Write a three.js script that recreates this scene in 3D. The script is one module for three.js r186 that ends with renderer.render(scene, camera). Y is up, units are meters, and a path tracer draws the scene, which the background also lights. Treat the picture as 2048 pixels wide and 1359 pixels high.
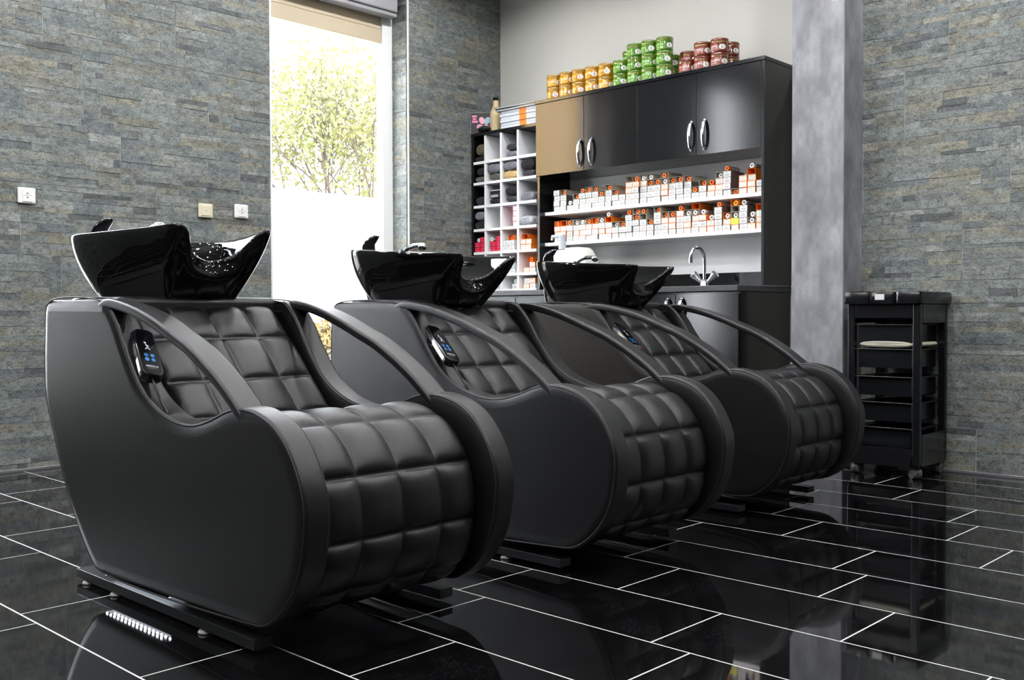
import * as THREE from 'three';
import { mergeGeometries, toCreasedNormals } from 'three/addons/utils/BufferGeometryUtils.js';
import { RoundedBoxGeometry } from 'three/addons/geometries/RoundedBoxGeometry.js';
import { RectAreaLightUniformsLib } from 'three/addons/lights/RectAreaLightUniformsLib.js';

RectAreaLightUniformsLib.init();
const scene = new THREE.Scene();
const renderer = new THREE.WebGLRenderer({ antialias: true });
renderer.toneMapping = THREE.LinearToneMapping;
renderer.toneMappingExposure = 1.0;
renderer.shadowMap.enabled = true;

// ---------------------------------------------------------------- camera
const FOCAL = 2003.3, EYE = new THREE.Vector3(0, 0.744, 0);
const camera = new THREE.PerspectiveCamera(THREE.MathUtils.radToDeg(2 * Math.atan(679.5 / FOCAL)), 2048 / 1359, 0.05, 200);
{
  const yaw = 0.7608, pitch = -0.0254, roll = -0.0027;
  const fwd = new THREE.Vector3(-Math.sin(yaw) * Math.cos(pitch), Math.sin(pitch), -Math.cos(yaw) * Math.cos(pitch));
  const right0 = new THREE.Vector3(Math.cos(yaw), 0, -Math.sin(yaw));
  const up0 = new THREE.Vector3().crossVectors(right0, fwd);
  const right = right0.clone().multiplyScalar(Math.cos(roll)).addScaledVector(up0, Math.sin(roll));
  const up = up0.clone().multiplyScalar(Math.cos(roll)).addScaledVector(right0, -Math.sin(roll));
  const m = new THREE.Matrix4().makeBasis(right, up, fwd.clone().negate());
  camera.quaternion.setFromRotationMatrix(m);
  camera.position.copy(EYE);
}
camera.updateMatrixWorld(true);
camera.updateProjectionMatrix();
scene.add(camera);

// ---------------------------------------------------------------- sky and lamps (overcast daylight; ceiling spots are built with their fittings)
const SKY = 18.0, SPOT = 4.0;
scene.background = new THREE.Color().setRGB(SKY * 0.95, SKY, SKY * 1.07);
// sun high over the roof: it lights the street side outside, and never enters the windows
const sun = new THREE.DirectionalLight(new THREE.Color().setRGB(1.0, 0.93, 0.82), 20); sun.position.set(22, 26, 6); sun.target.position.set(0, 0, 0); sun.castShadow = true; sun.name = 'sun';
Object.assign(sun.shadow.camera, { left: -30, right: 30, top: 30, bottom: -30, near: 1, far: 90 }); scene.add(sun, sun.target);

// ---------------------------------------------------------------- helpers
let seedState = 12345;
const rnd = () => { seedState = (seedState + 0x6d2b79f5) | 0; let t = Math.imul(seedState ^ (seedState >>> 15), 1 | seedState); t = (t + Math.imul(t ^ (t >>> 7), 61 | t)) ^ t; return ((t ^ (t >>> 14)) >>> 0) / 4294967296; };
const rr = (a, b) => a + (b - a) * rnd();
const V = (x, y, z) => new THREE.Vector3(x, y, z);
const taken = {};
function numbered(n) { taken[n] = (taken[n] || 0) + 1; return taken[n] === 1 ? n : n + '_' + String(taken[n] - 1).padStart(3, '0'); }
const lin = (r, g, b) => new THREE.Color().setRGB(r, g, b);
function std(o) { return new THREE.MeshStandardMaterial(o); }
function phys(o) { return new THREE.MeshPhysicalMaterial(o); }
function mesh(name, geo, mat, parent) {
  const m = new THREE.Mesh(geo, mat); m.castShadow = m.receiveShadow = true;
  m.name = parent ? name : numbered(name); (parent || scene).add(m); return m;
}
function tag(o, label, category, group, kind) { o.userData.label = label; if (category) o.userData.category = category; if (group) o.userData.group = group; if (kind) o.userData.kind = kind; return o; }
function thing(name, label, category, pos = [0, 0, 0], turn = 0, group) {
  const g = new THREE.Group(); g.name = numbered(name); g.position.set(...pos); g.rotation.y = turn; scene.add(g); return tag(g, label, category, group);
}
function structure(o, label) { o.userData.kind = 'structure'; o.userData.label = label; return o; }
function copy(o, label) { const c = o.clone(); c.name = numbered(o.name.replace(/_\d{3}$/, '')); c.userData = { ...o.userData }; if (label) c.userData.label = label; scene.add(c); return c; }
function uvMetres(g) { // uv in metres from position, by the way each face points
  const p = g.attributes.position, n = g.attributes.normal, uv = new Float32Array(p.count * 2);
  for (let i = 0; i < p.count; i++) {
    const ax = Math.abs(n.getX(i)), ay = Math.abs(n.getY(i)), az = Math.abs(n.getZ(i));
    if (ax >= ay && ax >= az) { uv[2 * i] = p.getZ(i); uv[2 * i + 1] = p.getY(i); }
    else if (ay >= az) { uv[2 * i] = p.getX(i); uv[2 * i + 1] = p.getZ(i); }
    else { uv[2 * i] = p.getX(i); uv[2 * i + 1] = p.getY(i); }
  }
  g.setAttribute('uv', new THREE.BufferAttribute(uv, 2)); return g;
}
function box(x0, x1, y0, y1, z0, z1) { const g = new THREE.BoxGeometry(x1 - x0, y1 - y0, z1 - z0); g.translate((x0 + x1) / 2, (y0 + y1) / 2, (z0 + z1) / 2); return uvMetres(g); }
function rbox(x0, x1, y0, y1, z0, z1, r = 0.004, s = 2) { const g = new RoundedBoxGeometry(x1 - x0, y1 - y0, z1 - z0, s, Math.min(r, (x1 - x0) / 2.01, (y1 - y0) / 2.01, (z1 - z0) / 2.01)); g.translate((x0 + x1) / 2, (y0 + y1) / 2, (z0 + z1) / 2); return uvMetres(g); }
function merge(list) { const l = list.map((g) => { const h = g.index ? g.toNonIndexed() : g; for (const k of Object.keys(h.attributes)) if (!['position', 'normal', 'uv', 'color'].includes(k)) h.deleteAttribute(k); return h; }); return mergeGeometries(l); }
function tube(points, r, seg = 40, rad = 8, closed = false) { return new THREE.TubeGeometry(new THREE.CatmullRomCurve3(points.map((p) => (p.isVector3 ? p : V(...p))), closed, 'centripetal'), seg, r, rad, closed); }
function lathe(pts, seg = 28) { return new THREE.LatheGeometry(pts.map((p) => new THREE.Vector2(p[0], p[1])), seg); }
function loft(rings, { closed = true, capStart = false, capEnd = false } = {}) { // rings: arrays of Vector3 with equal counts
  const n = rings[0].length, pos = [], uv = [], idx = [];
  const cols = closed ? n + 1 : n;
  let vlen = 0;
  rings.forEach((r, i) => {
    if (i) vlen += r[0].distanceTo(rings[i - 1][0]);
    let ulen = 0;
    for (let j = 0; j < cols; j++) { const p = r[j % n]; if (j) ulen += p.distanceTo(r[(j - 1) % n]); pos.push(p.x, p.y, p.z); uv.push(ulen, vlen); }
  });
  for (let i = 0; i < rings.length - 1; i++) for (let j = 0; j < cols - 1; j++) { const a = i * cols + j, b = a + 1, c = a + cols, d = c + 1; idx.push(a, c, b, b, c, d); }
  const cap = (i, flip) => {
    const r = rings[i], c = new THREE.Vector3(); r.forEach((p) => c.add(p)); c.divideScalar(n);
    const at = pos.length / 3; pos.push(c.x, c.y, c.z); uv.push(0, 0);
    r.forEach((p) => { pos.push(p.x, p.y, p.z); uv.push(p.x, p.z); });
    for (let j = 0; j < n; j++) { const a = at + 1 + j, b = at + 1 + ((j + 1) % n); flip ? idx.push(at, b, a) : idx.push(at, a, b); }
  };
  if (capStart) cap(0, false); if (capEnd) cap(rings.length - 1, true);
  const g = new THREE.BufferGeometry();
  g.setAttribute('position', new THREE.Float32BufferAttribute(pos, 3)); g.setAttribute('uv', new THREE.Float32BufferAttribute(uv, 2)); g.setIndex(idx);
  g.computeVertexNormals();
  if (closed) { const nn = g.attributes.normal; for (let i = 0; i < rings.length; i++) { const a = i * cols, b = a + cols - 1; const v = V(nn.getX(a) + nn.getX(b), nn.getY(a) + nn.getY(b), nn.getZ(a) + nn.getZ(b)).normalize(); nn.setXYZ(a, v.x, v.y, v.z); nn.setXYZ(b, v.x, v.y, v.z); } }
  return g;
}
// tileable value noise
function noiseGrid(n) { const a = new Float32Array(n * n); for (let i = 0; i < n * n; i++) a[i] = rnd(); return a; }
function sampleGrid(a, n, x, y) {
  const xi = Math.floor(x), yi = Math.floor(y), fx = x - xi, fy = y - yi, sx = fx * fx * (3 - 2 * fx), sy = fy * fy * (3 - 2 * fy);
  const g = (i, j) => a[(((j % n) + n) % n) * n + (((i % n) + n) % n)];
  return (g(xi, yi) * (1 - sx) + g(xi + 1, yi) * sx) * (1 - sy) + (g(xi, yi + 1) * (1 - sx) + g(xi + 1, yi + 1) * sx) * sy;
}
function makeNoise(size, octaves) { // octaves: [[cellsX, cellsY, weight], ...] -> Float32Array 0..1 (tileable)
  const out = new Float32Array(size * size); let tot = 0;
  for (const [cx, cy, w] of octaves) {
    const n = Math.max(cx, cy), a = noiseGrid(n); tot += w;
    for (let y = 0; y < size; y++) for (let x = 0; x < size; x++) {
      const u = (x / size) * cx, v = (y / size) * cy, xi = Math.floor(u), yi = Math.floor(v), fx = u - xi, fy = v - yi, sx = fx * fx * (3 - 2 * fx), sy = fy * fy * (3 - 2 * fy);
      const x1 = (xi + 1) % cx, y1 = (yi + 1) % cy;
      out[y * size + x] += w * ((a[yi * n + xi] * (1 - sx) + a[yi * n + x1] * sx) * (1 - sy) + (a[y1 * n + xi] * (1 - sx) + a[y1 * n + x1] * sx) * sy);
    }
  }
  for (let i = 0; i < out.length; i++) out[i] /= tot;
  return out;
}
function dataTex(size, f, srgb, repeat) { // f(i) -> [r,g,b] 0..1
  const d = new Uint8Array(size * size * 4);
  for (let i = 0; i < size * size; i++) { const c = f(i); for (let k = 0; k < 3; k++) d[4 * i + k] = Math.max(0, Math.min(255, Math.round(c[k] * 255))); d[4 * i + 3] = 255; }
  const t = new THREE.DataTexture(d, size, size); t.wrapS = t.wrapT = THREE.RepeatWrapping; t.magFilter = THREE.LinearFilter; t.minFilter = THREE.LinearMipmapLinearFilter; t.generateMipmaps = true;
  if (srgb) t.colorSpace = THREE.SRGBColorSpace; if (repeat) t.repeat.set(repeat, repeat); t.needsUpdate = true; return t;
}
function canvasTex(w, h, draw) {
  const c = document.createElement('canvas'); c.width = w; c.height = h; draw(c.getContext('2d'), w, h);
  const t = new THREE.CanvasTexture(c); t.colorSpace = THREE.SRGBColorSpace; return t;
}
const gray = (v) => [v, v, v];

// ---------------------------------------------------------------- textures and materials
const slateN = makeNoise(1024, [[16, 24, 1], [48, 90, 1.1], [130, 260, 1.2], [400, 420, 1.0], [512, 512, 0.8]]);
const slateF = makeNoise(1024, [[210, 150, 1], [340, 300, 0.9]]);
const slateMap = dataTex(1024, (i) => { const n = slateN[i], f = slateF[i]; let v = 0.72 + (n - 0.5) * 1.35; if (f > 0.63) v += (f - 0.63) * 3.0; if (f < 0.27) v -= (0.27 - f) * 1.6; v = Math.max(0.2, Math.min(1, v + 0.10)); return [v, v * 1.0, v * 0.985]; }, true, 2.2);
const slateBump = dataTex(1024, (i) => gray(Math.min(1, 0.15 + slateN[i] * 0.8 + (slateF[i] > 0.66 ? 0.15 : 0))), false, 2.2);
const leatherN = makeNoise(512, [[70, 70, 1], [150, 150, 1], [256, 256, 0.7]]);
const leatherBump = dataTex(512, (i) => gray(leatherN[i]), false, 9);
const clothN = makeNoise(512, [[20, 20, 0.5], [120, 120, 1], [256, 256, 1]]);
const clothBump = dataTex(512, (i) => gray(clothN[i]), false, 4);
const clothMap = dataTex(512, (i) => gray(0.62 + (clothN[i] - 0.5) * 1.1), true, 4);
const plasterN = makeNoise(1024, [[3, 2, 1.2], [7, 4, 1.2], [18, 9, 0.9], [60, 30, 0.5], [200, 260, 0.25]]);
const plasterMap = dataTex(1024, (i) => { const v = 0.66 + (plasterN[i] - 0.5) * 0.75; return [v, v * 1.0, v * 1.01]; }, true, 0.9);
const graniteN = makeNoise(512, [[256, 256, 1], [128, 128, 0.4], [6, 6, 0.5]]);
const graniteMap = dataTex(512, (i) => { const n = graniteN[i]; const v = 0.035 + (n > 0.66 ? (n - 0.66) * 0.7 : 0); return [v, v, v * 1.1]; }, true, 2.5);
const dustN = makeNoise(512, [[5, 5, 1], [17, 17, 1], [60, 60, 0.6], [200, 200, 0.5]]);
const floorRough = dataTex(512, (i) => { const v = 0.16 + Math.max(0, dustN[i] - 0.5) * 0.5; return [v, v, v]; }, false, 0.7);
const speckN = makeNoise(512, [[256, 256, 1], [40, 40, 0.35]]);
const worktopMap = dataTex(512, (i) => { const v = 0.27 + (speckN[i] - 0.5) * 0.25; return [v, v, v * 1.02]; }, true, 3);

const M = {
  slate: std({ color: 0xffffff, vertexColors: true, map: slateMap, bumpMap: slateBump, bumpScale: 0.0016, roughness: 0.62 }),
  grout: std({ color: lin(0.42, 0.43, 0.42), roughness: 0.9 }),
  floorGrout: std({ color: lin(0.62, 0.62, 0.60), roughness: 0.85 }),
  floorTile: std({ color: 0xffffff, map: graniteMap, roughness: 0.22, roughnessMap: floorRough }),
  white: std({ color: lin(0.52, 0.51, 0.47), roughness: 0.85 }),
  ceiling: std({ color: lin(0.78, 0.78, 0.78), roughness: 0.9 }),
  darkWall: std({ color: lin(0.10, 0.10, 0.105), roughness: 0.8 }),
  plaster: std({ color: lin(0.45, 0.455, 0.475), map: plasterMap, bumpMap: plasterMap, bumpScale: 0.002, roughness: 0.55 }),
  leather: phys({ color: lin(0.0065, 0.0065, 0.0075), roughness: 0.34, bumpMap: leatherBump, bumpScale: 0.00035 }),
  seam: std({ color: lin(0.012, 0.012, 0.013), roughness: 0.5 }),
  gloss: phys({ color: lin(0.0025, 0.0025, 0.003), roughness: 0.03, ior: 1.55 }),
  laminate: phys({ color: lin(0.004, 0.004, 0.005), roughness: 0.13, ior: 1.5 }),
  laminateGloss: phys({ color: lin(0.006, 0.006, 0.007), roughness: 0.07, ior: 1.5 }),
  worktop: std({ color: lin(0.62, 0.63, 0.66), map: worktopMap, roughness: 0.38 }),
  edge: std({ color: lin(0.33, 0.33, 0.34), roughness: 0.35, metalness: 0.7 }),
  chrome: std({ color: lin(0.86, 0.87, 0.88), roughness: 0.07, metalness: 1 }),
  darkChrome: std({ color: lin(0.16, 0.16, 0.17), roughness: 0.12, metalness: 1 }),
  steel: std({ color: lin(0.42, 0.42, 0.44), roughness: 0.32, metalness: 1 }),
  rail: std({ color: lin(0.030, 0.031, 0.034), roughness: 0.35, metalness: 0.5 }),
  plasticBlack: phys({ color: lin(0.009, 0.009, 0.010), roughness: 0.2 }),
  trolley: phys({ color: lin(0.006, 0.0065, 0.008), roughness: 0.2 }),
  whiteBoard: std({ color: lin(0.86, 0.865, 0.87), roughness: 0.45 }),
  plasticWhite: phys({ color: lin(0.78, 0.78, 0.75), roughness: 0.35 }),
  cream: phys({ color: lin(0.68, 0.63, 0.46), roughness: 0.35 }),
  footGrey: std({ color: lin(0.35, 0.34, 0.31), roughness: 0.6 }),
  frame: phys({ color: lin(0.84, 0.85, 0.84), roughness: 0.35 }),
  cassette: std({ color: lin(0.30, 0.30, 0.31), roughness: 0.5 }),
  transom: std({ color: lin(0.56, 0.47, 0.33), roughness: 0.6 }),
  glass: phys({ color: 0xffffff, transmission: 1, roughness: 0, thickness: 0, ior: 1.5 }),
  frosted: phys({ color: lin(0.93, 0.95, 0.95), transmission: 0.9, roughness: 1, thickness: 0, ior: 1.3 }),
  led: std({ color: 0xffffff, emissive: lin(0.85, 0.92, 1.0), emissiveIntensity: 14 }),
  lens: std({ color: 0xffffff, emissive: lin(1.0, 0.96, 0.9), emissiveIntensity: 25 }),
  pave: std({ color: lin(0.30, 0.29, 0.27), roughness: 0.95 }),
  bark: std({ color: lin(0.07, 0.055, 0.04), roughness: 0.9 }),
  leaf: phys({ color: lin(0.112, 0.118, 0.028), roughness: 0.95, transmission: 0.45, thickness: 0, side: THREE.DoubleSide }),
  leafYellow: phys({ color: lin(0.12, 0.082, 0.012), roughness: 0.95, transmission: 0.45, thickness: 0, side: THREE.DoubleSide }),
};

// ---------------------------------------------------------------- stone cladding
const XW = -4.99, ZB = -5.133, ZR = -4.81, CEIL = 3.1;
const PAL = [[0.228, 0.252, 0.250, 7], [0.208, 0.228, 0.228, 6], [0.240, 0.246, 0.226, 4], [0.268, 0.258, 0.215, 2], [0.178, 0.200, 0.212, 3], [0.125, 0.135, 0.142, 1.2], [0.29, 0.305, 0.296, 2], [0.208, 0.206, 0.182, 1.6]];
const PALSUM = PAL.reduce((a, p) => a + p[3], 0);
function stoneTint() { let t = rnd() * PALSUM, c = PAL[0]; for (const p of PAL) { if ((t -= p[3]) <= 0) { c = p; break; } } const k = rr(0.86, 1.14) * 1.02; return [c[0] * k * 0.985, c[1] * k, c[2] * k * 0.99]; }
function stoneRects(tileW, tileH, u0, u1, v0, v1, vBase, phaseOf) { // strips inside each big tile, clipped to the region
  const out = [], gap = 0.0016;
  const r0 = Math.floor((v0 - vBase) / tileH), r1 = Math.ceil((v1 - vBase) / tileH);
  for (let r = r0; r < r1; r++) {
    const ph = phaseOf(r), c0 = Math.floor((u0 - ph) / tileW), c1 = Math.ceil((u1 - ph) / tileW);
    for (let c = c0; c < c1; c++) {
      const U0 = ph + c * tileW + gap, U1 = ph + (c + 1) * tileW - gap, V0 = vBase + r * tileH + gap, V1 = vBase + (r + 1) * tileH - gap;
      const hs = []; let s = 0; while (s < 1) { const h = [0.062, 0.075, 0.085, 0.095, 0.12][Math.floor(rnd() * 5)] * rr(0.9, 1.1); hs.push(h); s += h; }
      let y = V0; for (const h of hs) {
        const y1 = y + (h / s) * (V1 - V0); let x = U0 - rr(0, 0.12);
        while (x < Math.min(U1, u1)) { let L = rnd() < 0.2 ? rr(0.035, 0.08) : rr(0.09, 0.26); const end = Math.min(U1, u1); if (end - x - L < 0.03) L = end - x + 0.001; const a = Math.max(x, U0, u0), b = Math.min(x + L, U1, u1), p = Math.max(y, v0), q = Math.min(y1, v1); if (b - a > 0.002 && q - p > 0.002) out.push([a, b, p, q]); x += L; }
        y = y1;
      }
    }
  }
  return out;
}
const proj = new THREE.Vector3();
function pixelArea(pts) { const q = pts.map((p) => { proj.copy(p).project(camera); return [proj.x, proj.y, proj.z]; }); const cx = q.reduce((a, p) => a + p[0], 0) / 4, cy = q.reduce((a, p) => a + p[1], 0) / 4; if (Math.abs(cx) > 1 || Math.abs(cy) > 1 || q.some((p) => p[2] > 1)) return 0; let A = 0; for (let i = 0; i < 4; i++) { const a = q[i], b = q[(i + 1) % 4]; A += a[0] * b[1] - b[0] * a[1]; } return Math.abs(A); }
function tint(g, c) { const n = g.attributes.position.count, a = new Float32Array(n * 3); for (let i = 0; i < n; i++) { a[3 * i] = c[0]; a[3 * i + 1] = c[1]; a[3 * i + 2] = c[2]; } g.setAttribute('color', new THREE.BufferAttribute(a, 3)); return g; }
function cladding(parent, sets, most = 300, screened = () => 0) { // sets: [rects, make(a,b,p,q,proud)->geometry, corners]
  const all = [];
  for (const [rects, make, at] of sets) for (const [a, b, p, q] of rects) {
    const proud = rr(0.0, 0.003), g = make(a, b, p, q, proud);
    const uv = g.attributes.uv, ou = rnd() * 3, ov = rnd() * 3; for (let i = 0; i < uv.count; i++) uv.setXY(i, uv.getX(i) + ou, uv.getY(i) + ov);
    tint(g, stoneTint());
    all.push([pixelArea([at(a, p), at(b, p), at(b, q), at(a, q)]) * (screened(at((a + b) / 2, (p + q) / 2)) ? 0 : 1), g]);
  }
  all.sort((x, y) => y[0] - x[0]);
  all.slice(0, most).forEach(([, g]) => mesh('stone', g, M.slate, parent));
  if (all.length > most) { const m = mesh('stone_cladding', merge(all.slice(most).map((x) => x[1])), M.slate, parent); m.userData.kind = 'stuff'; }
}
const WIN = { z0: -4.266, z1: -3.242, y0: 0.30, y1: 2.95 }, WIN2 = { z0: -1.72, z1: -0.84, y0: 0.30, y1: 2.95 };
const XO = XW - 0.0050; // masonry face behind the stone
{ // wall with the windows
  const t0 = XO - 0.30;
  const wall = structure(mesh('wall_left', merge([
    box(t0, XO, -0.05, CEIL, WIN.z1, WIN2.z0), box(t0, XO, -0.05, WIN.y0, WIN.z0, WIN.z1), box(t0, XO, WIN.y1, CEIL, WIN.z0, WIN.z1),
    box(t0, XO, -0.05, CEIL, ZB - 0.3, WIN.z0), box(t0, XO, -0.05, WIN2.y0, WIN2.z0, WIN2.z1), box(t0, XO, WIN2.y1, CEIL, WIN2.z0, WIN2.z1), box(t0, XO, -0.05, CEIL, WIN2.z1, 4.0),
  ]), M.grout), 'grey slate strip tiled wall with the tall window');
  const ph = (r) => -2.159 + 0.687 + (r - 5) * 0.19;
  const mk = (a, b, p, q, d) => box(XO, XW - 0.004 + d, p, q, a, b), at = (u, v) => V(XW, v, u);
  const rv = (a, b, p, q, d) => box(a, b, p, q, WIN.z0 - 0.004, WIN.z0 + 0.006 + d * 0.5), atr = (u, v) => V(u, v, WIN.z0);
  cladding(wall, [
    [stoneRects(0.687, 0.343, WIN.z1 + 0.008, WIN2.z0, 0.012, CEIL, 0.007, ph), mk, at],
    [stoneRects(0.687, 0.343, WIN2.z1, 3.9, 0.012, CEIL, 0.007, ph), mk, at],
    [stoneRects(0.687, 0.343, ZB + 0.001, WIN.z0 - 0.008, 0.012, CEIL, 0.007, ph), mk, at],
    [stoneRects(0.687, 0.343, XW - 0.145, XW - 0.008, WIN.y0, WIN.y1, 0.007, () => XW - 0.3), rv, atr],
  ], 300, (p) => p.z < -4.83 && p.y < 1.98);
  // metal corner trims
  structure(mesh('trim_1', rbox(XW - 0.02, XW + 0.004, WIN.y0, CEIL, WIN.z1, WIN.z1 + 0.010, 0.002), M.frame), 'pale corner strip along the stone beside the window');
  structure(mesh('trim_2', rbox(XW - 0.02, XW + 0.004, WIN.y0, CEIL, WIN.z0 - 0.010, WIN.z0, 0.002), M.frame), 'pale corner strip at the edge of the stone window reveal');
}
{ // alcove wall, pillar, stone wall beside it
  structure(mesh('wall_back', box(XW - 0.3, -2.20, -0.05, CEIL, ZB - 0.3, ZB), M.white), 'plain off-white wall behind the cabinets');
  structure(mesh('wall_pillar', rbox(-2.456, -2.179, -0.02, CEIL, ZB - 0.2, -4.612, 0.006), M.plaster), 'grey trowelled plaster pillar between cabinet and stone wall');
  const w = structure(mesh('wall_right', box(-2.20, 1.2, -0.05, CEIL, ZR - 0.32, ZR - 0.0050), M.grout), 'grey slate strip tiled wall behind the black trolley');
  const ph = (r) => -1.696 + r * 0.206;
  const mk = (a, b, p, q, d) => box(a, b, p, q, ZR - 0.0050, ZR - 0.004 + d), at = (u, v) => V(u, v, ZR);
  cladding(w, [[stoneRects(0.687, 0.343, -2.178, -0.9, 0.012, CEIL, 0.897 - 0.343 * 3, (r) => ph(r - 3)), mk, at]], 300, (p) => p.x < -1.75 && p.y < 0.8);
  structure(mesh('wall_side', box(1.2, 4.3, -0.05, CEIL, ZR - 0.32, ZR), M.white), 'white wall out beyond the stone');
  structure(mesh('wall_east', box(4.3, 4.6, -0.05, CEIL, ZR - 0.32, 4.3), M.darkWall), 'dark wall at the far side of the salon');
  structure(mesh('wall_front', box(XW - 0.312, 4.6, -0.05, CEIL, 4.0, 4.3), M.darkWall), 'dark wall at the near end of the salon');
  structure(mesh('ceiling', box(XW - 0.312, 4.6, CEIL, CEIL + 0.2, ZB - 0.3, 4.3), M.ceiling), 'white salon ceiling');
}
{ // floor: black polished tiles in white joints
  const fl = structure(mesh('floor', box(XW - 0.312, 4.6, -0.06, -0.0003, ZB - 0.3, 4.3), M.floorGrout), 'polished black tile floor with white joints');
  const L = 0.637, D = 0.2998, g = 0.0021, PH = [-1.966, -1.655, -1.860], all = [];
  for (let n = -18; n < 15; n++) {
    const z1 = -0.950 - D * n, z0 = z1 - D, ph = PH[((n % 3) + 3) % 3];
    for (let c = -6; c < 11; c++) {
      const x0 = Math.max(ph + c * L + g, XW + 0.001), x1 = Math.min(ph + (c + 1) * L - g, 4.3), a = Math.max(z0 + g, ZB), b = Math.min(z1 - g, 4.0);
      if (x1 - x0 < 0.02 || b - a < 0.02) continue;
      const q = rbox(x0, x1, -0.01, 0, a, b, 0.0005, 1), uv = q.attributes.uv, ou = rnd() * 3, ov = rnd() * 3; for (let i = 0; i < uv.count; i++) uv.setXY(i, uv.getX(i) + ou, uv.getY(i) + ov);
      all.push([pixelArea([V(x0, 0, a), V(x1, 0, a), V(x1, 0, b), V(x0, 0, b)]) + (Math.hypot((x0 + x1) / 2, (a + b) / 2) < 6 && x1 < 0.2 && a < 0 ? 1e-6 : 0), q]);
    }
  }
  all.sort((x, y) => y[0] - x[0]);
  all.slice(0, 180).forEach(([, q]) => mesh('floor_tile', q, M.floorTile, fl));
  mesh('floor_tiling', merge(all.slice(180).map((x) => x[1])), M.floorTile, fl).userData.kind = 'stuff';
  structure(mesh('baseboard_left', rbox(XW - 0.004, XW + 0.006, 0, 0.014, ZB, WIN2.z0, 0.002), M.edge), 'thin metal edge strip where stone wall meets floor');
  structure(mesh('baseboard_right', rbox(-2.178, 1.2, 0, 0.014, ZR - 0.004, ZR + 0.006, 0.002), M.edge), 'thin metal edge strip below the stone wall by the trolley');
}
function windowUnit(name, label, w, split) { // white frame, panes, frosted band
  const o = new THREE.Group(); o.name = name; scene.add(o); structure(o, label);
  const x0 = XW - 0.215, x1 = XW - 0.148, f = 0.085;
  mesh('window_frame', merge([rbox(x0, x1, w.y0, w.y1, w.z0, w.z0 + f), rbox(x0, x1, w.y0, w.y1, w.z1 - f, w.z1), rbox(x0, x1, w.y0, w.y0 + f, w.z0 + f, w.z1 - f), rbox(x0, x1, w.y1 - f, w.y1, w.z0 + f, w.z1 - f), ...split.map((z) => rbox(x0, x1, w.y0 + f, w.y1 - f, z - 0.04, z + 0.04))]), M.frame, o);
  const zs = [w.z0 + f, ...split.flatMap((z) => [z - 0.04, z + 0.04]), w.z1 - f];
  for (let i = 0; i < zs.length; i += 2) {
    mesh('pane', box(x0 + 0.03, x0 + 0.034, w.y0 + f, w.y1 - f, zs[i], zs[i + 1]), M.glass, o);
  }
  mesh('window_sill', rbox(XW - 0.32, XW + 0.0, w.y0 - 0.03, w.y0, w.z0 + 0.002, w.z1 - 0.002, 0.004), M.frame, o);
  return o;
}
{
  const w = windowUnit('window_1', 'tall white framed window with a frosted lower band', WIN, []);
  mesh('frosted_film', box(XW - 0.180, XW - 0.1795, 0.80, 1.505, WIN.z0 + 0.085, WIN.z1 - 0.085), M.frosted, w);
  mesh('transom_panel', merge([rbox(XW - 0.205, XW - 0.155, 2.51, 2.60, WIN.z0 + 0.086, WIN.z1 - 0.086, 0.003), rbox(XW - 0.205, XW - 0.16, 2.603, 2.86, WIN.z0 + 0.086, WIN.z1 - 0.086, 0.003)]), M.transom, w);
  const b = mesh('blind_cassette', merge([rbox(XW - 0.146, XW - 0.055, 2.70, 2.80, WIN.z0 + 0.03, WIN.z1 - 0.01, 0.01), rbox(XW - 0.140, XW - 0.065, 2.672, 2.695, WIN.z0 + 0.03, WIN.z1 - 0.01, 0.004)]), M.cassette, w); b.userData.label = 'pale roller blind cassette';
  windowUnit('window_2', 'second tall window in the stone wall', WIN2, []);
}

// ---------------------------------------------------------------- outside
structure(mesh('ground', box(-60, XW - 0.35, -0.25, -0.15, -50, 40), M.pave), 'pale paving outside the window');
function tree(name, label, [x, y, z], spread, leaves, mat, size, height) {
  const t = thing(name, label, name.includes('bush') ? 'bush' : 'tree', [x, -0.15, z]);
  const geos = [], tips = [];
  const grow = (p, d, len, r, n) => {
    const q = p.clone().addScaledVector(d, len), mid = p.clone().lerp(q, 0.5).add(V(rr(-1, 1), rr(-0.3, 0.3), rr(-1, 1)).multiplyScalar(len * 0.08));
    geos.push(tube([p, mid, q], r, 5, 5)); tips.push(q, mid);
    if (n > 0) for (let i = 0; i < 3; i++) grow(p.clone().lerp(q, rr(0.55, 1)), d.clone().add(V(rr(-1, 1) * spread, rr(-0.25, 0.5), rr(-1, 1) * spread)).normalize(), len * rr(0.6, 0.8), r * 0.62, n - 1);
  };
  for (let k = 0; k < 3; k++) grow(V(rr(-0.05, 0.05), 0, rr(-0.05, 0.05)), V(rr(-0.2, 0.2), 1, rr(-0.2, 0.2)).normalize(), height, 0.012 * height + 0.008, 4);
  mesh('trunk', merge(geos), M.bark, t);
  const leafShape = new THREE.Shape(); leafShape.moveTo(0, 0); leafShape.quadraticCurveTo(0.45, 0.4, 0, 1); leafShape.quadraticCurveTo(-0.45, 0.4, 0, 0);
  const lg = new THREE.ShapeGeometry(leafShape, 3), im = new THREE.InstancedMesh(lg, mat, leaves), o = new THREE.Object3D();
  for (let i = 0; i < leaves; i++) { const p = tips[Math.floor(rnd() * tips.length)]; o.position.copy(p).add(V(rr(-1, 1), rr(-1, 1), rr(-1, 1)).multiplyScalar(height * 0.22)); o.rotation.set(rr(0, 6.3), rr(0, 6.3), rr(0, 6.3)); o.scale.setScalar(size * rr(0.6, 1.3)); o.updateMatrix(); im.setMatrixAt(i, o.matrix); }
  im.name = 'foliage'; im.userData.kind = 'stuff'; im.castShadow = im.receiveShadow = true; t.add(im); return t;
}
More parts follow.
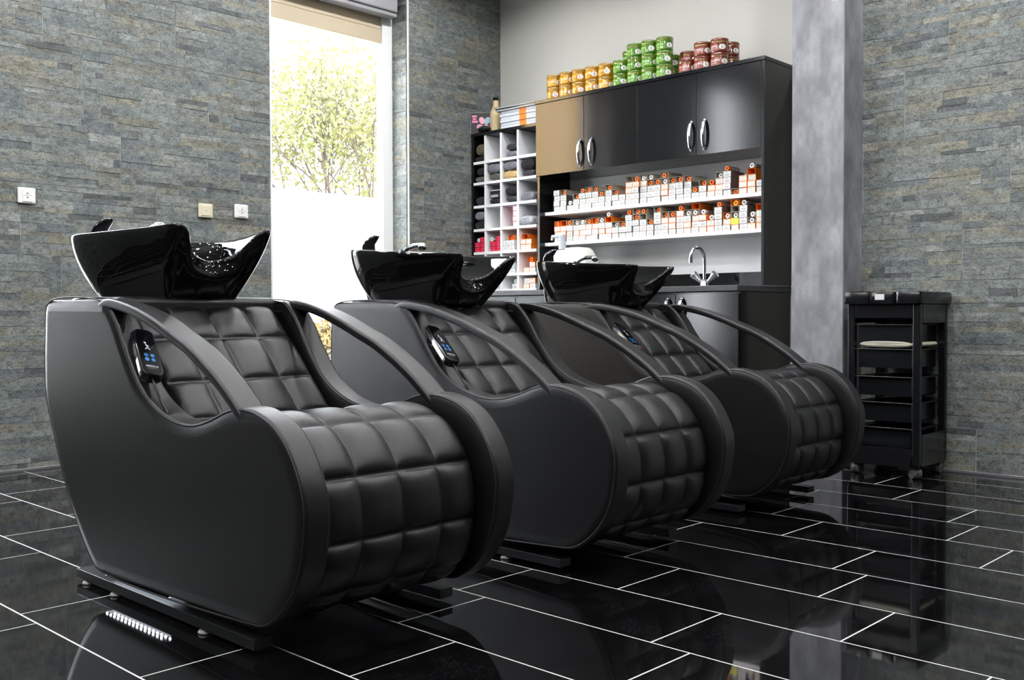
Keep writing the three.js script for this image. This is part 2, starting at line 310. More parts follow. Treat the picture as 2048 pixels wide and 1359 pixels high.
tree('garden_tree', 'light green tree standing outside behind the clear window pane', [-9.6, 0, -7.35], 0.75, 11500, M.leaf, 0.072, 1.75);
tree('garden_bush', 'low yellow green bush outside below the frosted window band', [-8.6, 0, -6.2], 1.1, 2600, M.leafYellow, 0.06, 0.36);

{ // sunlit brick house across the street, mirrored in the doors and basins
  const h = thing('street_house', 'narrow tan sunlit house across the street', 'building', [-14, -0.15, 0]);
  mesh('facade', box(-3, 0, 3.3, 6.2, 5.1, 7.7), std({ color: lin(0.68, 0.45, 0.19), roughness: 0.9 }), h);
  mesh('ground_floor', box(-3, -0.02, 0, 3.299, 5.1, 7.7), std({ color: lin(0.20, 0.195, 0.19), roughness: 0.9 }), h).userData.label = 'grey rendered ground floor';
  for (let i = 0; i < 2; i++) { const w = mesh('window', rbox(-0.018, 0.03, 0.9, 2.4, 5.3 + i * 1.15, 6.2 + i * 1.15, 0.01), M.frame, h); mesh('pane', box(0.031, 0.035, 0.98, 2.32, 5.38 + i * 1.15, 6.12 + i * 1.15), M.gloss, w); }
}

// ---------------------------------------------------------------- ceiling spots
{
  const ring = lathe([[0.045, -0.004], [0.062, -0.005], [0.064, 0.0], [0.062, 0.004], [0.045, 0.004], [0.045, -0.004]], 24);
  const lens = new THREE.CylinderGeometry(0.044, 0.044, 0.006, 20);
  for (let i = 0; i < 5; i++) for (let j = 0; j < 6; j++) {
    const x = -4.3 + i * 1.2, z = -4.05 + j * 1.15;
    const s = thing('ceiling_spotlight', 'small round recessed spotlight in the salon ceiling', 'spotlight', [x, CEIL, z], 0, 'recessed ceiling spotlights');
    const r = mesh('trim_ring', ring, M.frame, s); r.position.y = -0.002;
    const l = mesh('lamp_lens', lens, M.lens, s); l.position.y = -0.002;
    const lamp = new THREE.SpotLight(lin(0.98, 0.985, 1.0), SPOT, 0, 1.45, 0.2, 2); lamp.position.set(0, -0.015, 0); lamp.target.position.set(0, -3, 0); lamp.castShadow = true; lamp.shadow.radius = 2.2; lamp.name = 'spot_lamp'; s.add(lamp, lamp.target);
  }
}

// ---------------------------------------------------------------- backwash chairs
function curve2(pts, n) { const c = new THREE.CatmullRomCurve3(pts.map((p) => V(p[0], p[1], 0)), false, 'centripetal'); return c.getSpacedPoints(n); }
const IN = 0.240, OUT = 0.312;
function shellOutline() {
  const front = curve2([[-0.625, 0.786], [-0.60, 0.772], [-0.555, 0.728], [-0.505, 0.657], [-0.43, 0.571], [-0.345, 0.52], [-0.245, 0.494], [-0.16, 0.494], [-0.08, 0.514], [-0.015, 0.536], [0.04, 0.543], [0.09, 0.540], [0.165, 0.516], [0.218, 0.475], [0.26, 0.413], [0.28, 0.355], [0.279, 0.295], [0.264, 0.222], [0.235, 0.165], [0.187, 0.113], [0.13, 0.078], [0.085, 0.070]], 90);
  const rear = curve2([[-0.675, 0.056], [-0.70, 0.064], [-0.80, 0.155], [-0.895, 0.282], [-0.965, 0.41], [-1.012, 0.51], [-1.018, 0.60], [-1.012, 0.70], [-1.004, 0.765], [-0.985, 0.786], [-0.96, 0.789]], 40);
  return [...front, ...rear];
}
const outline = shellOutline();
function insetOutline(d) { const n = outline.length, out = []; for (let i = 0; i < n; i++) { const a = outline[(i + n - 1) % n], b = outline[(i + 1) % n], t = b.clone().sub(a).normalize(); out.push(outline[i].clone().add(V(t.y, -t.x, 0).multiplyScalar(d))); } return out; }
const shellGeo = (() => { // soft padded side, slightly domed on its outer face
  const rings = [], bs = [90, 78, 66, 54, 42, 30, 18, 8, 0].map((d) => { const a = (d * Math.PI) / 180; return [0.032 * (1 - Math.cos(a)), 0.012 * (1 - Math.sin(a))]; }), n = outline.length;
  const cx = (i) => V(-0.33, 0.33, 0);
  const wide = OUT - IN, rgs = [];
  const ring = (d, z) => insetOutline(d).map((p) => V(p.x, p.y, z));
  for (const [d, z] of bs) rgs.push(ring(d, IN + z));
  for (const [d, z] of [...bs].reverse()) rgs.push(ring(d, OUT - z));
  const side = loft(rgs);
  const face = (z, dome, flip) => { const s = new THREE.Shape(insetOutline(0.032).map((p) => new THREE.Vector2(p.x, p.y))); const g = new THREE.ShapeGeometry(s); g.translate(0, 0, z); if (flip) { g.scale(1, 1, -1); g.translate(0, 0, 2 * z); const ix = g.index.array; for (let i = 0; i < ix.length; i += 3) { const t = ix[i]; ix[i] = ix[i + 1]; ix[i + 1] = t; } g.computeVertexNormals(); } return g; };
  return merge([side, face(OUT, 0, false), face(IN, 0, true)]);
})();
function seamGeo(z) { const p = insetOutline(0.006).filter((_, i) => i % 2 === 0 && (i < 90 || i > 131 || true)).map((q) => V(q.x, q.y, z)); return tube(p, 0.0023, 190, 6, true); }
const seamOuter = seamGeo(OUT - 0.0052), seamInner = seamGeo(IN + 0.0052);
const armGeo = (() => {
  const c = curve2([[-0.66, 0.776], [-0.62, 0.788], [-0.535, 0.781], [-0.42, 0.757], [-0.335, 0.731], [-0.257, 0.702], [-0.19, 0.677], [-0.125, 0.645], [-0.066, 0.612], [-0.02, 0.582], [0.03, 0.545], [0.055, 0.524]], 60), rings = [];
  const w2 = (OUT - IN) / 2, zc = (OUT + IN) / 2, th = 0.026, sec = [];
  const rad = 0.010; for (const [sx, sy, a0] of [[1, 1, 0], [-1, 1, 1], [-1, -1, 2], [1, -1, 3]]) for (let k = 0; k <= 4; k++) { const a = ((a0 + k / 4) * Math.PI) / 2; sec.push([sx * (w2 - rad) + Math.cos(a) * rad, sy * (th / 2 - rad) + Math.sin(a) * rad]); }
  c.forEach((p, i) => { const a = c[Math.max(0, i - 1)], b = c[Math.min(c.length - 1, i + 1)], t = b.clone().sub(a).normalize(), nx = -t.y, ny = t.x; const k = i / (c.length - 1), wide = 0.62 + 0.38 * Math.min(1, k * 2.6); rings.push(sec.map(([z, h]) => V(p.x + nx * (h - th / 2), p.y + ny * (h - th / 2), zc + z * wide + (1 - wide) * w2 * 0.9))); });
  return loft(rings, { capStart: true, capEnd: true });
})();
const cushionProfile = curve2([[-0.735, 0.66], [-0.725, 0.725], [-0.695, 0.757], [-0.655, 0.757], [-0.604, 0.716], [-0.56, 0.678], [-0.51, 0.630], [-0.45, 0.568], [-0.405, 0.522], [-0.359, 0.480], [-0.29, 0.452], [-0.21, 0.449], [-0.13, 0.470], [-0.06, 0.497], [0.0, 0.508], [0.05, 0.504], [0.095, 0.492], [0.131, 0.472], [0.163, 0.444], [0.19, 0.412], [0.205, 0.388], [0.218, 0.345], [0.224, 0.29], [0.222, 0.25], [0.212, 0.20], [0.19, 0.155], [0.15, 0.112], [0.09, 0.085]], 300);
const cushionGeo = (() => {
  const prof = cushionProfile, N = prof.length, rowsAt = [[-0.735, 0.66], [-0.688, 0.757], [-0.56, 0.678], [-0.45, 0.568], [-0.359, 0.480], [-0.21, 0.449], [-0.06, 0.497], [0.095, 0.492], [0.205, 0.388], [0.222, 0.25], [0.17, 0.13], [0.09, 0.085]];
  const rowIdx = rowsAt.map(([x, y]) => { let b = 0, bd = 9; prof.forEach((p, i) => { const d = Math.hypot(p.x - x, p.y - y); if (d < bd) { bd = d; b = i; } }); return b; });
  const cols = [-0.222, -0.118, 0, 0.118, 0.222], K = 112, rings = [], A = 0.0155;
  const pill = (a) => 1 - Math.pow(a, 2.9);
  for (let i = 0; i < N; i++) {
    let r = 0; while (r < rowIdx.length - 2 && i > rowIdx[r + 1]) r++;
    const u = (i - rowIdx[r]) / (rowIdx[r + 1] - rowIdx[r]), pu = pill(Math.min(1, Math.abs(2 * u - 1)));
    const a = prof[Math.max(0, i - 1)], b = prof[Math.min(N - 1, i + 1)], t = b.clone().sub(a).normalize(), nx = -t.y, ny = t.x, ring = [];
    for (let k = 0; k <= K; k++) {
      const z = -IN - 0.004 + (2 * IN + 0.008) * (k / K); let d;
      if (Math.abs(z) >= 0.222) d = -0.035 * Math.min(1, (Math.abs(z) - 0.222) / 0.018);
      else { let c = 0; while (c < 3 && z > cols[c + 1]) c++; const v = (z - cols[c]) / (cols[c + 1] - cols[c]), pv = pill(Math.min(1, Math.abs(2 * v - 1))); d = A * Math.pow(pu * pv, 0.62) - 0.004 * Math.exp(-Math.pow(Math.min(Math.abs(u), Math.abs(1 - u)) * 16, 2)); }
      d += 0.0012 * (sampleGrid(leatherN, 512, i * 0.11 + 40, k * 0.13 + 7) - 0.5);
      ring.push(V(prof[i].x + nx * d, prof[i].y + ny * d, z));
    }
    rings.push(ring);
  }
  return loft(rings, { closed: false });
})();
const coreGeo = (() => { const s = new THREE.Shape(); const p = cushionProfile; s.moveTo(-0.72, 0.60); for (let i = 60; i < 300; i += 8) { const a = p[i - 4], b = p[i + 4 > 300 ? 300 : i + 4], t = b.clone().sub(a).normalize(); s.lineTo(p[i].x + t.y * 0.045, p[i].y - t.x * 0.045); } s.lineTo(0.05, 0.075); s.lineTo(-0.64, 0.075); s.lineTo(-0.93, 0.40); s.lineTo(-0.97, 0.60); const g = new THREE.ExtrudeGeometry(s, { depth: 2 * IN - 0.002, bevelEnabled: false }); g.translate(0, 0, -IN + 0.001); return g; })();

// the basin: a shield-shaped black shell, straight at the rear, two horns and a neck rest in front
const RIM = [[-1.036, 0.0, 0.986], [-1.034, 0.10, 0.986], [-1.025, 0.19, 0.985], [-1.00, 0.226, 0.983], [-0.95, 0.238, 0.979], [-0.86, 0.230, 0.972], [-0.75, 0.208, 0.965], [-0.65, 0.182, 0.959], [-0.575, 0.165, 0.956], [-0.530, 0.152, 0.954], [-0.512, 0.132, 0.951], [-0.522, 0.112, 0.940], [-0.550, 0.092, 0.912], [-0.588, 0.060, 0.882], [-0.606, 0.0, 0.868]];
const rimCurve = new THREE.CatmullRomCurve3([...RIM.map((p) => V(p[0], p[2], p[1])), ...RIM.slice(1, -1).reverse().map((p) => V(p[0], p[2], -p[1]))], true, 'centripetal');
const rimPts = rimCurve.getSpacedPoints(160).slice(0, 160);
const basinGeo = (() => {
  const C = V(-0.80, 0, 0), rings = [];
  const inward = (p, d) => { const v = V(C.x - p.x, 0, -p.z * 0.9).normalize(); return V(p.x + v.x * d, p.y, p.z + v.z * d); };
  const bottom = (p) => V(-0.815 + (p.x + 0.80) * 0.46, 0.745, p.z * 0.66);
  for (const t of [1, 0.92, 0.8, 0.66, 0.52, 0.4, 0.3, 0.2, 0.12, 0.06, 0.02]) rings.push(rimPts.map((p) => { const nz = Math.abs(p.z) < 0.13 && p.x > -0.7, hx = nz ? -0.530 - 0.012 * (1 - Math.abs(p.z) / 0.13) : p.x, k = Math.min(1, t / 0.45), px = p.x + (hx - p.x) * k * k * (3 - 2 * k); const b = bottom(V(hx, 0, p.z)), f = Math.max(0, Math.min(1, (hx + 1.03) / 0.45)), e = 2.1 - 0.95 * f, g = Math.pow(t, e); return V(px + (b.x - px) * g, p.y - 0.008 + (b.y - p.y + 0.008) * t, p.z + (b.z - p.z) * Math.pow(t, 1.7)); }));
  for (const [d, h] of [[0.001, -0.004], [0.004, -0.0008], [0.008, 0], [0.014, -0.0005], [0.019, -0.004], [0.022, -0.010]]) rings.push(rimPts.map((p) => { const q = inward(p, d); q.y += h; return q; }));
  const rear = (p) => Math.max(0, Math.min(1, (-0.93 - p.x) / 0.10));
  for (const t of [0.08, 0.2, 0.35, 0.5, 0.65, 0.8, 0.92, 1]) rings.push(rimPts.map((p) => { const q = inward(p, 0.022 + 0.085 * rear(p)); const dx = -0.79 - q.x, k = Math.pow(t, 2.0); return V(q.x + dx * k * 0.9, q.y - 0.010 + (0.80 - q.y + 0.010) * Math.pow(t, 0.75), q.z * (1 - k * 0.9)); }));
  return loft(rings, { capStart: true, capEnd: true });
})();
const rearPanelGeo = (() => { const s = new THREE.Shape([[-0.985, 0.60], [-0.960, 0.44], [-0.89, 0.30], [-0.775, 0.15], [-0.745, 0.13], [-0.815, 0.10], [-0.855, 0.13], [-0.93, 0.28], [-0.995, 0.42], [-1.035, 0.53], [-1.035, 0.60]].map((p) => new THREE.Vector2(p[0], p[1]))); const g = new THREE.ExtrudeGeometry(s, { depth: 0.44, bevelEnabled: true, bevelSize: 0.003, bevelThickness: 0.003, bevelSegments: 1 }); g.translate(0, 0, -0.22); return g; })();
const deckGeo = rbox(-0.985, -0.66, 0.70, 0.797, -IN - 0.012, IN + 0.012, 0.02, 3);
const railGeo = rbox(-0.845, 0.068, 0.011, 0.036, -0.024, 0.024, 0.002);
const footGeo = lathe([[0, 0], [0.016, 0], [0.018, 0.003], [0.015, 0.008], [0.006, 0.009], [0.006, 0.014], [0, 0.014]], 18);
const ledGeo = (() => { const l = []; for (let r = 0; r < 2; r++) for (let k = 0; k < 15; k++) { const g = new THREE.SphereGeometry(0.0034, 8, 6); g.translate(-0.655 + k * 0.0215 + r * 0.02, 0, 0.295 - r * 0.012); l.push(g); } return merge(l); })();
function makeChair(pos, label, tilt) {
  const c = thing('backwash_chair', label, 'salon chair', pos, 0, 'black leather backwash chairs in a row');
  for (const s of [1, -1]) {
    const sh = mesh('side_panel', shellGeo, M.leather, c); if (s < 0) sh.scale.z = -1;
    mesh('stitched_seam', seamOuter, M.seam, sh); mesh('stitched_seam', seamInner, M.seam, sh);
    const ar = mesh('armrest', armGeo, M.leather, c); if (s < 0) ar.scale.z = -1;
    const rl = mesh('base_rail', railGeo, M.rail, c); rl.position.z = s * 0.272;
    for (const x of [-0.79, -0.62, -0.16]) { const f = mesh('foot', footGeo, M.footGrey, c); f.position.set(x, 0, s * 0.284); }
  }
  mesh('quilted_cushion', cushionGeo, M.leather, c).userData.label = 'quilted black leather seat and back';
  mesh('body', coreGeo, M.seam, c);
  mesh('rear_panel', rearPanelGeo, M.gloss, c).userData.label = 'glossy black rear panel';
  mesh('head_deck', deckGeo, M.leather, c);
  const hold = mesh('remote_holder', rbox(-0.03, 0.03, -0.055, 0.008, 0.225 - 0.25, 0.275 - 0.25, 0.006), M.plasticBlack, c); hold.position.set(-0.484, 0.632, 0.266); hold.rotation.z = -0.602;
  const strip = mesh('led_strip', box(-0.67, -0.32, 0.0542, 0.0565, 0.277, 0.302), M.plasticBlack, c); strip.userData.label = 'row of small white lights under the side';
  const leds = mesh('led_lamps', ledGeo, M.led, strip); leds.position.y = 0.0525;
  const lamp = new THREE.RectAreaLight(lin(0.8, 0.9, 1.0), 1.6, 0.32, 0.06); lamp.position.set(-0.50, 0.049, 0.263); lamp.rotation.x = -Math.PI / 2; lamp.name = 'led_light'; c.add(lamp);
  const b = new THREE.Group(); b.name = 'wash_basin'; b.userData.label = 'glossy black ceramic wash basin'; c.add(b);
  b.position.set(-0.98, 0.80, 0); b.rotation.z = tilt; const bi = (m) => { m.position.x += 0.98; m.position.y -= 0.80; return m; };
  bi(mesh('bowl', basinGeo, M.gloss, b));
  const lever = merge([tube([[-0.945, 0.968, 0.02], [-0.92, 0.986, 0.028], [-0.875, 0.998, 0.038], [-0.825, 0.998, 0.046]], 0.0085, 20, 8), (() => { const g = new THREE.SphereGeometry(0.0165, 16, 12); g.scale(1, 0.92, 1); g.translate(-0.810, 0.992, 0.047); return g; })(), (() => { const g = new THREE.CylinderGeometry(0.017, 0.02, 0.04, 18); g.translate(-0.945, 0.965, 0.02); return g; })()]);
  bi(mesh('mixer_tap', lever, M.chrome, b));
  const spray = (() => { const q = new THREE.Shape([[0, 0], [0.042, 0], [0.040, 0.030], [0.050, 0.046], [0.056, 0.056], [0.044, 0.058], [0.026, 0.050], [0.010, 0.036], [0.002, 0.020]].map((p) => new THREE.Vector2(...p))); const g = toCreasedNormals(new THREE.ExtrudeGeometry(q, { depth: 0.022, bevelEnabled: true, bevelSize: 0.004, bevelThickness: 0.004, bevelSegments: 3 }), 0.6); g.translate(-0.02, 0, -0.011); g.rotateY(0.76); g.translate(-1.012, 0.978, 0.135); return g; })();
  bi(mesh('hand_shower', spray, M.darkChrome, b));
  bi(mesh('hose', tube([[-1.02, 0.93, 0.13], [-1.045, 0.86, 0.12], [-1.05, 0.79, 0.10], [-1.03, 0.70, 0.09]], 0.006, 20, 8), M.steel, b));
  return c;
}
const CH = [[-1.97, 0, -1.476], [-1.9515, 0, -2.474], [-2.003, 0, -3.541]];
const chairLabels = ['black leather backwash chair with its basin tipped forward, next to open floor', 'black leather backwash chair standing between the two other backwash chairs', 'black leather backwash chair beside the black trolley and cabinets'];
CH.forEach((p, i) => makeChair(p, chairLabels[i], [0.085, 0, 0][i]));

// corded remotes resting on the inner side of each chair
const remoteFace = canvasTex(128, 384, (g, w, h) => {
  g.fillStyle = '#0b0c10'; g.fillRect(0, 0, w, h); g.fillStyle = '#c9d2dc'; g.beginPath(); g.arc(54, 118, 9, 0, 7); g.fill(); g.lineWidth = 9; g.strokeStyle = '#c9d2dc'; g.lineCap = 'round';
  g.beginPath(); g.moveTo(56, 132); g.lineTo(66, 160); g.lineTo(48, 176); g.moveTo(66, 160); g.lineTo(78, 178); g.moveTo(58, 138); g.lineTo(74, 146); g.stroke();
  g.fillStyle = '#3f86d8'; for (const [x, y] of [[40, 230], [86, 230], [40, 268], [86, 268]]) { g.beginPath(); g.arc(x, y, 15, 0, 7); g.fill(); }
  g.fillStyle = '#cfd6dd'; g.font = 'bold 22px sans-serif'; g.textAlign = 'center'; g.fillText('MEDILIX', 64, 334); g.fillStyle = '#888'; g.fillRect(28, 344, 72, 3);
});
const remoteBody = (() => { const s = new THREE.Shape(), w = 0.0240, h = 0.1, r = 0.019; s.moveTo(-w + r, -h); s.lineTo(w - r, -h); s.quadraticCurveTo(w, -h, w, -h + r); s.lineTo(w, h - r); s.quadraticCurveTo(w, h, w - r, h); s.lineTo(-w + r, h); s.quadraticCurveTo(-w, h, -w, h - r); s.lineTo(-w, -h + r); s.quadraticCurveTo(-w, -h, -w + r, -h); return s; })();
const remoteGeo = toCreasedNormals(new THREE.ExtrudeGeometry(remoteBody, { depth: 0.02, bevelEnabled: true, bevelSize: 0.003, bevelThickness: 0.004, bevelSegments: 3, curveSegments: 8 }), 0.7);
const faceGeo = (() => { const g = new THREE.ShapeGeometry(remoteBody, 8); const p = g.attributes.position, uv = g.attributes.uv; for (let i = 0; i < p.count; i++) uv.setXY(i, p.getX(i) / 0.048 + 0.5, p.getY(i) / 0.2 + 0.5); g.scale(0.93, 0.97, 1); g.translate(0, 0, 0.0245); return g; })();
M.remoteFace = phys({ map: remoteFace, roughness: 0.08 });
const remoteLabels = ['slim black corded remote with four blue buttons in the chair next to open floor', 'slim black corded remote with four blue buttons in the middle backwash chair', 'slim black corded remote in the backwash chair beside the trolley'];
CH.forEach((p, i) => {
  const r = thing('remote_control', remoteLabels[i], 'remote', [p[0] - 0.468, 0.634, p[2] + 0.272], 0, 'chair remotes');
  const nz = V(0.55, 0.80, -0.06).normalize(), y = V(-0.83, 0.56, -0.26).addScaledVector(nz, -V(-0.83, 0.56, -0.26).dot(nz)).normalize(), x = V(0, 0, 0).crossVectors(y, nz);
  r.quaternion.setFromRotationMatrix(new THREE.Matrix4().makeBasis(x, y, nz));
  mesh('body', remoteGeo, M.plasticBlack, r); mesh('face', faceGeo, M.remoteFace, r).userData.label = 'glossy face with four blue buttons';
  mesh('side_strip', merge([rbox(-0.0285, -0.0265, -0.08, 0.08, 0.004, 0.016, 0.0008), rbox(0.0265, 0.0285, -0.08, 0.08, 0.004, 0.016, 0.0008)]), M.chrome, r);
  mesh('cord', tube([[0, -0.10, 0.010], [0.006, -0.135, 0.004], [0.022, -0.18, -0.012], [0.045, -0.225, -0.026]], 0.0032, 24, 7), M.plasticBlack, r);
});

// ---------------------------------------------------------------- cabinets along the white wall
const ZC = -4.80, CX = [-4.355, -3.954, -3.549, -3.140, -2.732];
const bowHandle = (h) => { const pts = []; for (let i = 0; i <= 12; i++) { const t = i / 12; pts.push(V(0, (t - 0.5) * h, 0.004 + 0.024 * Math.pow(Math.sin(Math.PI * t), 0.5))); } const g = tube(pts, 0.0085, 30, 10); g.scale(1.3, 1, 1); const a = new THREE.SphereGeometry(0.0095, 10, 8); a.scale(1.2, 1.3, 0.7); const b = a.clone(); a.translate(0, h / 2, 0.004); b.translate(0, -h / 2, 0.004); return merge([g, a, b]); };
const handleGeo = bowHandle(0.150), smallHandle = bowHandle(0.10);
{
  const u = thing('hanging_cabinet', 'black four door wall cabinet over open white shelves', 'cabinet', [0, 0, 0]);
  mesh('top_panel', rbox(CX[0] - 0.004, CX[4] + 0.022, 2.092, 2.113, ZB + 0.001, ZC + 0.004, 0.002), M.laminate, u);
  mesh('bottom_panel', rbox(CX[0], CX[4], 1.634, 1.652, ZB + 0.001, ZC - 0.022, 0.002), M.laminate, u);
  mesh('side_panel', rbox(CX[0] - 0.004, CX[0] + 0.016, 0.897, 2.091, ZB + 0.001, ZC - 0.021, 0.002), M.laminateGloss, u);
  mesh('side_panel', rbox(CX[4] + 0.001, CX[4] + 0.021, 0.897, 2.091, ZB + 0.001, ZC + 0.002, 0.002), M.laminate, u);
  mesh('cabinet_back', box(CX[0] + 0.017, CX[4], 1.653, 2.091, ZB + 0.001, ZB + 0.01), M.laminate, u);
  mesh('niche_back', box(CX[0] + 0.017, CX[4], 0.985, 1.633, ZB + 0.001, ZB + 0.012), M.whiteBoard, u).userData.label = 'white back panel of the open niche';
  for (const y of [1.404, 1.207]) mesh('shelf', rbox(CX[0] + 0.0175, CX[4] - 0.0005, y - 0.022, y, ZB + 0.013, -4.868, 0.002), M.whiteBoard, u).userData.label = 'white shelf board';
  const hx = [-3.981, -3.891, -3.170, -3.082];
  for (let i = 0; i < 4; i++) {
    const d = mesh('door', rbox(CX[i] + 0.0015, CX[i + 1] - 0.0015, 1.632, 2.090, ZC - 0.02, ZC, 0.0015), M.laminate, u); d.userData.label = 'satin black door';
    const h = mesh('handle', handleGeo, M.chrome, d); h.position.set(hx[i], 1.742, ZC);
  }
}
{ // worktop and base units
  const w = thing('worktop', 'dark grey speckled worktop under the shelves', 'worktop', [0, 0, 0]);
  mesh('slab', rbox(XW + 0.007, -2.73, 0.862, 0.895, ZB + 0.001, -4.563, 0.006), M.worktop, w);
  const sp = thing('splash_strip', 'glossy black splash strip along the white niche behind the tap', 'splashback', [0, 0, 0]);
  mesh('upstand', box(-4.33, -3.05, 0.8955, 0.984, ZB + 0.002, ZB + 0.022), M.laminateGloss, sp);
  mesh('upstand_end', box(-3.049, -2.735, 0.8955, 0.984, ZB + 0.002, ZB + 0.022), M.worktop, sp).userData.label = 'grey end piece';
  const units = [[-3.53, -2.735, 'two door black base cabinet under the tap, open to the pillar'], [-4.33, -3.531, 'two door black base cabinet between the other base cabinets'], [-4.98, -4.331, 'black base cabinet under the cubbyhole shelf']];
  units.forEach(([a, b, label]) => {
    const u = thing('base_cabinet', label, 'cabinet', [0, 0, 0], 0, 'base cabinets below the worktop');
    mesh('carcass', rbox(a, b, 0.10, 0.861, ZB + 0.002, -4.602, 0.002), M.laminate, u); mesh('plinth', box(a, b, 0.001, 0.0995, ZB + 0.002, -4.65), M.laminate, u);
    const m = (a + b) / 2 + (a === -3.53 ? 0.005 : 0);
    for (const [p, q, hx] of [[a + 0.002, m - 0.0015, m - 0.045], [m + 0.0015, b - 0.002, m + 0.045]]) { const d = mesh('door', rbox(p, q, 0.105, 0.852, -4.601, -4.581, 0.0015), M.laminate, u); const h = mesh('handle', smallHandle, M.chrome, d); h.position.set(hx, 0.772, -4.581); }
  });
  const t = thing('sink_tap', 'chrome swan neck tap with two fluted handles on the worktop', 'tap', [-3.135, 0.8955, -4.88]);
  mesh('base', lathe([[0, 0], [0.026, 0], [0.027, 0.006], [0.024, 0.018], [0.02, 0.03], [0.016, 0.045], [0, 0.045]], 24), M.chrome, t);
  mesh('spout', tube([[0, 0.03, 0], [0, 0.14, 0], [0, 0.185, 0.008], [-0.008, 0.22, 0.04], [-0.018, 0.218, 0.075], [-0.024, 0.19, 0.095], [-0.026, 0.155, 0.10]], 0.0105, 50, 12), M.chrome, t);
  const noz = mesh('nozzle', new THREE.CylinderGeometry(0.0125, 0.0125, 0.03, 18), M.chrome, t); noz.position.set(-0.026, 0.150, 0.10);
  for (const s of [-1, 1]) { const h = mesh('handle', lathe([[0, 0], [0.011, 0], [0.012, 0.03], [0.017, 0.045], [0.025, 0.075], [0.024, 0.082], [0, 0.084]], 9), M.chrome, t); h.position.set(s * 0.012, 0.022, 0); h.rotation.z = -s * 0.86; }
  const s = thing('soap_canister', 'white plastic canister with a grey pump on the worktop', 'canister', [-4.03, 0.8955, -4.80]);
  const body = new THREE.Shape([[-0.14, 0], [0.14, 0], [0.14, 0.185], [0.10, 0.245], [0.075, 0.262], [-0.02, 0.262], [-0.03, 0.25], [-0.135, 0.25], [-0.14, 0.23]].map((p) => new THREE.Vector2(...p)));
  const bg = toCreasedNormals(new THREE.ExtrudeGeometry(body, { depth: 0.11, bevelEnabled: true, bevelSize: 0.008, bevelThickness: 0.012, bevelOffset: -0.008, bevelSegments: 3 }), 0.6); bg.translate(0, 0, -0.055);
  mesh('body', bg, M.plasticWhite, s);
  const pump = mesh('pump', merge([(() => { const g = new THREE.CylinderGeometry(0.022, 0.024, 0.085, 18); g.translate(-0.10, 0.30, 0); return g; })(), rbox(-0.185, -0.08, 0.333, 0.352, -0.012, 0.012, 0.005)]), std({ color: lin(0.42, 0.44, 0.47), roughness: 0.4 }), s); pump.userData.label = 'grey pump head';
  mesh('spout_tip', rbox(-0.192, -0.178, 0.318, 0.338, -0.006, 0.006, 0.003), M.cream, s);
}

// ---------------------------------------------------------------- cartons and tubes
function labelTex(base, ink, rim, bars) {
  return canvasTex(64, 48, (g, w, h) => { g.fillStyle = rim; g.fillRect(0, 0, w, h); g.fillStyle = base; g.fillRect(3, 3, w - 6, h - 6); g.fillStyle = ink; g.fillRect(22, 9, 14, 3); if (bars) for (let i = 0; i < 9; i++) g.fillRect(15 + i * 4, 22, i % 3 ? 2 : 1, 10); g.fillRect(15, 35, 34, 2); });
}
const carton = {
  grey: [std({ color: lin(0.10, 0.085, 0.075), roughness: 0.55 }), std({ map: labelTex('#d6d6d4', '#5f5f60', '#a8a39c', true), roughness: 0.6 })],
  orange: [std({ color: lin(0.80, 0.20, 0.015), roughness: 0.5 }), std({ map: labelTex('#d3cfc4', '#8f8375', '#d9702a', false), roughness: 0.6 })],
  white: [std({ color: lin(0.75, 0.74, 0.73), roughness: 0.6 }), std({ map: labelTex('#dcdcda', '#6f6f6f', '#b4b2ae', true), roughness: 0.6 })],
  red: [std({ color: lin(0.55, 0.012, 0.06), roughness: 0.45 }), std({ map: labelTex('#cf1f45', '#f0c8d0', '#c2183c', false), roughness: 0.5 })],
  yellow: [std({ color: lin(0.75, 0.68, 0.02), roughness: 0.55 }), std({ map: labelTex('#e6e14a', '#8a8a30', '#dcd73a', true), roughness: 0.6 })],
  pink: [std({ color: lin(0.62, 0.06, 0.16), roughness: 0.5 }), std({ map: labelTex('#f3e9ea', '#c98d9a', '#d8617a', false), roughness: 0.6 })],
};
const inner = std({ color: lin(0.42, 0.38, 0.31), roughness: 0.8 }), capOrange = phys({ color: lin(0.86, 0.16, 0.012), roughness: 0.35 }), capWhite = phys({ color: lin(0.75, 0.74, 0.72), roughness: 0.35 }), tubeSkin = std({ color: lin(0.55, 0.55, 0.55), roughness: 0.3, metalness: 0.6 }), capHole = std({ color: lin(0.03, 0.02, 0.02), roughness: 0.8 });
const capYellow = phys({ color: lin(0.85, 0.42, 0.02), roughness: 0.35 });
const BW = 0.0505, BH = 0.0340, BL = 0.145;
const cartonGeo = new THREE.BoxGeometry(BW - 0.0012, BH - 0.0008, BL); cartonGeo.translate(0, BH / 2 - 0.0003, 0);
const openGeo = (() => { const t = 0.0012, w = (BW - 0.0012) / 2, h = BH - 0.0008; return merge([box(-w, w, 0, t, -BL / 2, BL / 2), box(-w, w, h - t, h, -BL / 2, BL / 2), box(-w, -w + t, 0.0012, h - 0.0012, -BL / 2, BL / 2), box(w - t, w, 0.0012, h - 0.0012, -BL / 2, BL / 2), box(-w + t, w - t, t, h - t, -BL / 2, -BL / 2 + t)]); })();
const capGeo = (() => { const g = lathe([[0.0055, 0.0], [0.0055, 0.012], [0.0075, 0.0135], [0.0125, 0.0135], [0.0140, 0.012], [0.0145, -0.006], [0.012, -0.007]], 16); g.rotateX(Math.PI / 2); return g; })();
const holeGeo = (() => { const g = new THREE.CircleGeometry(0.0062, 14); g.translate(0, 0, 0.004); return g; })();
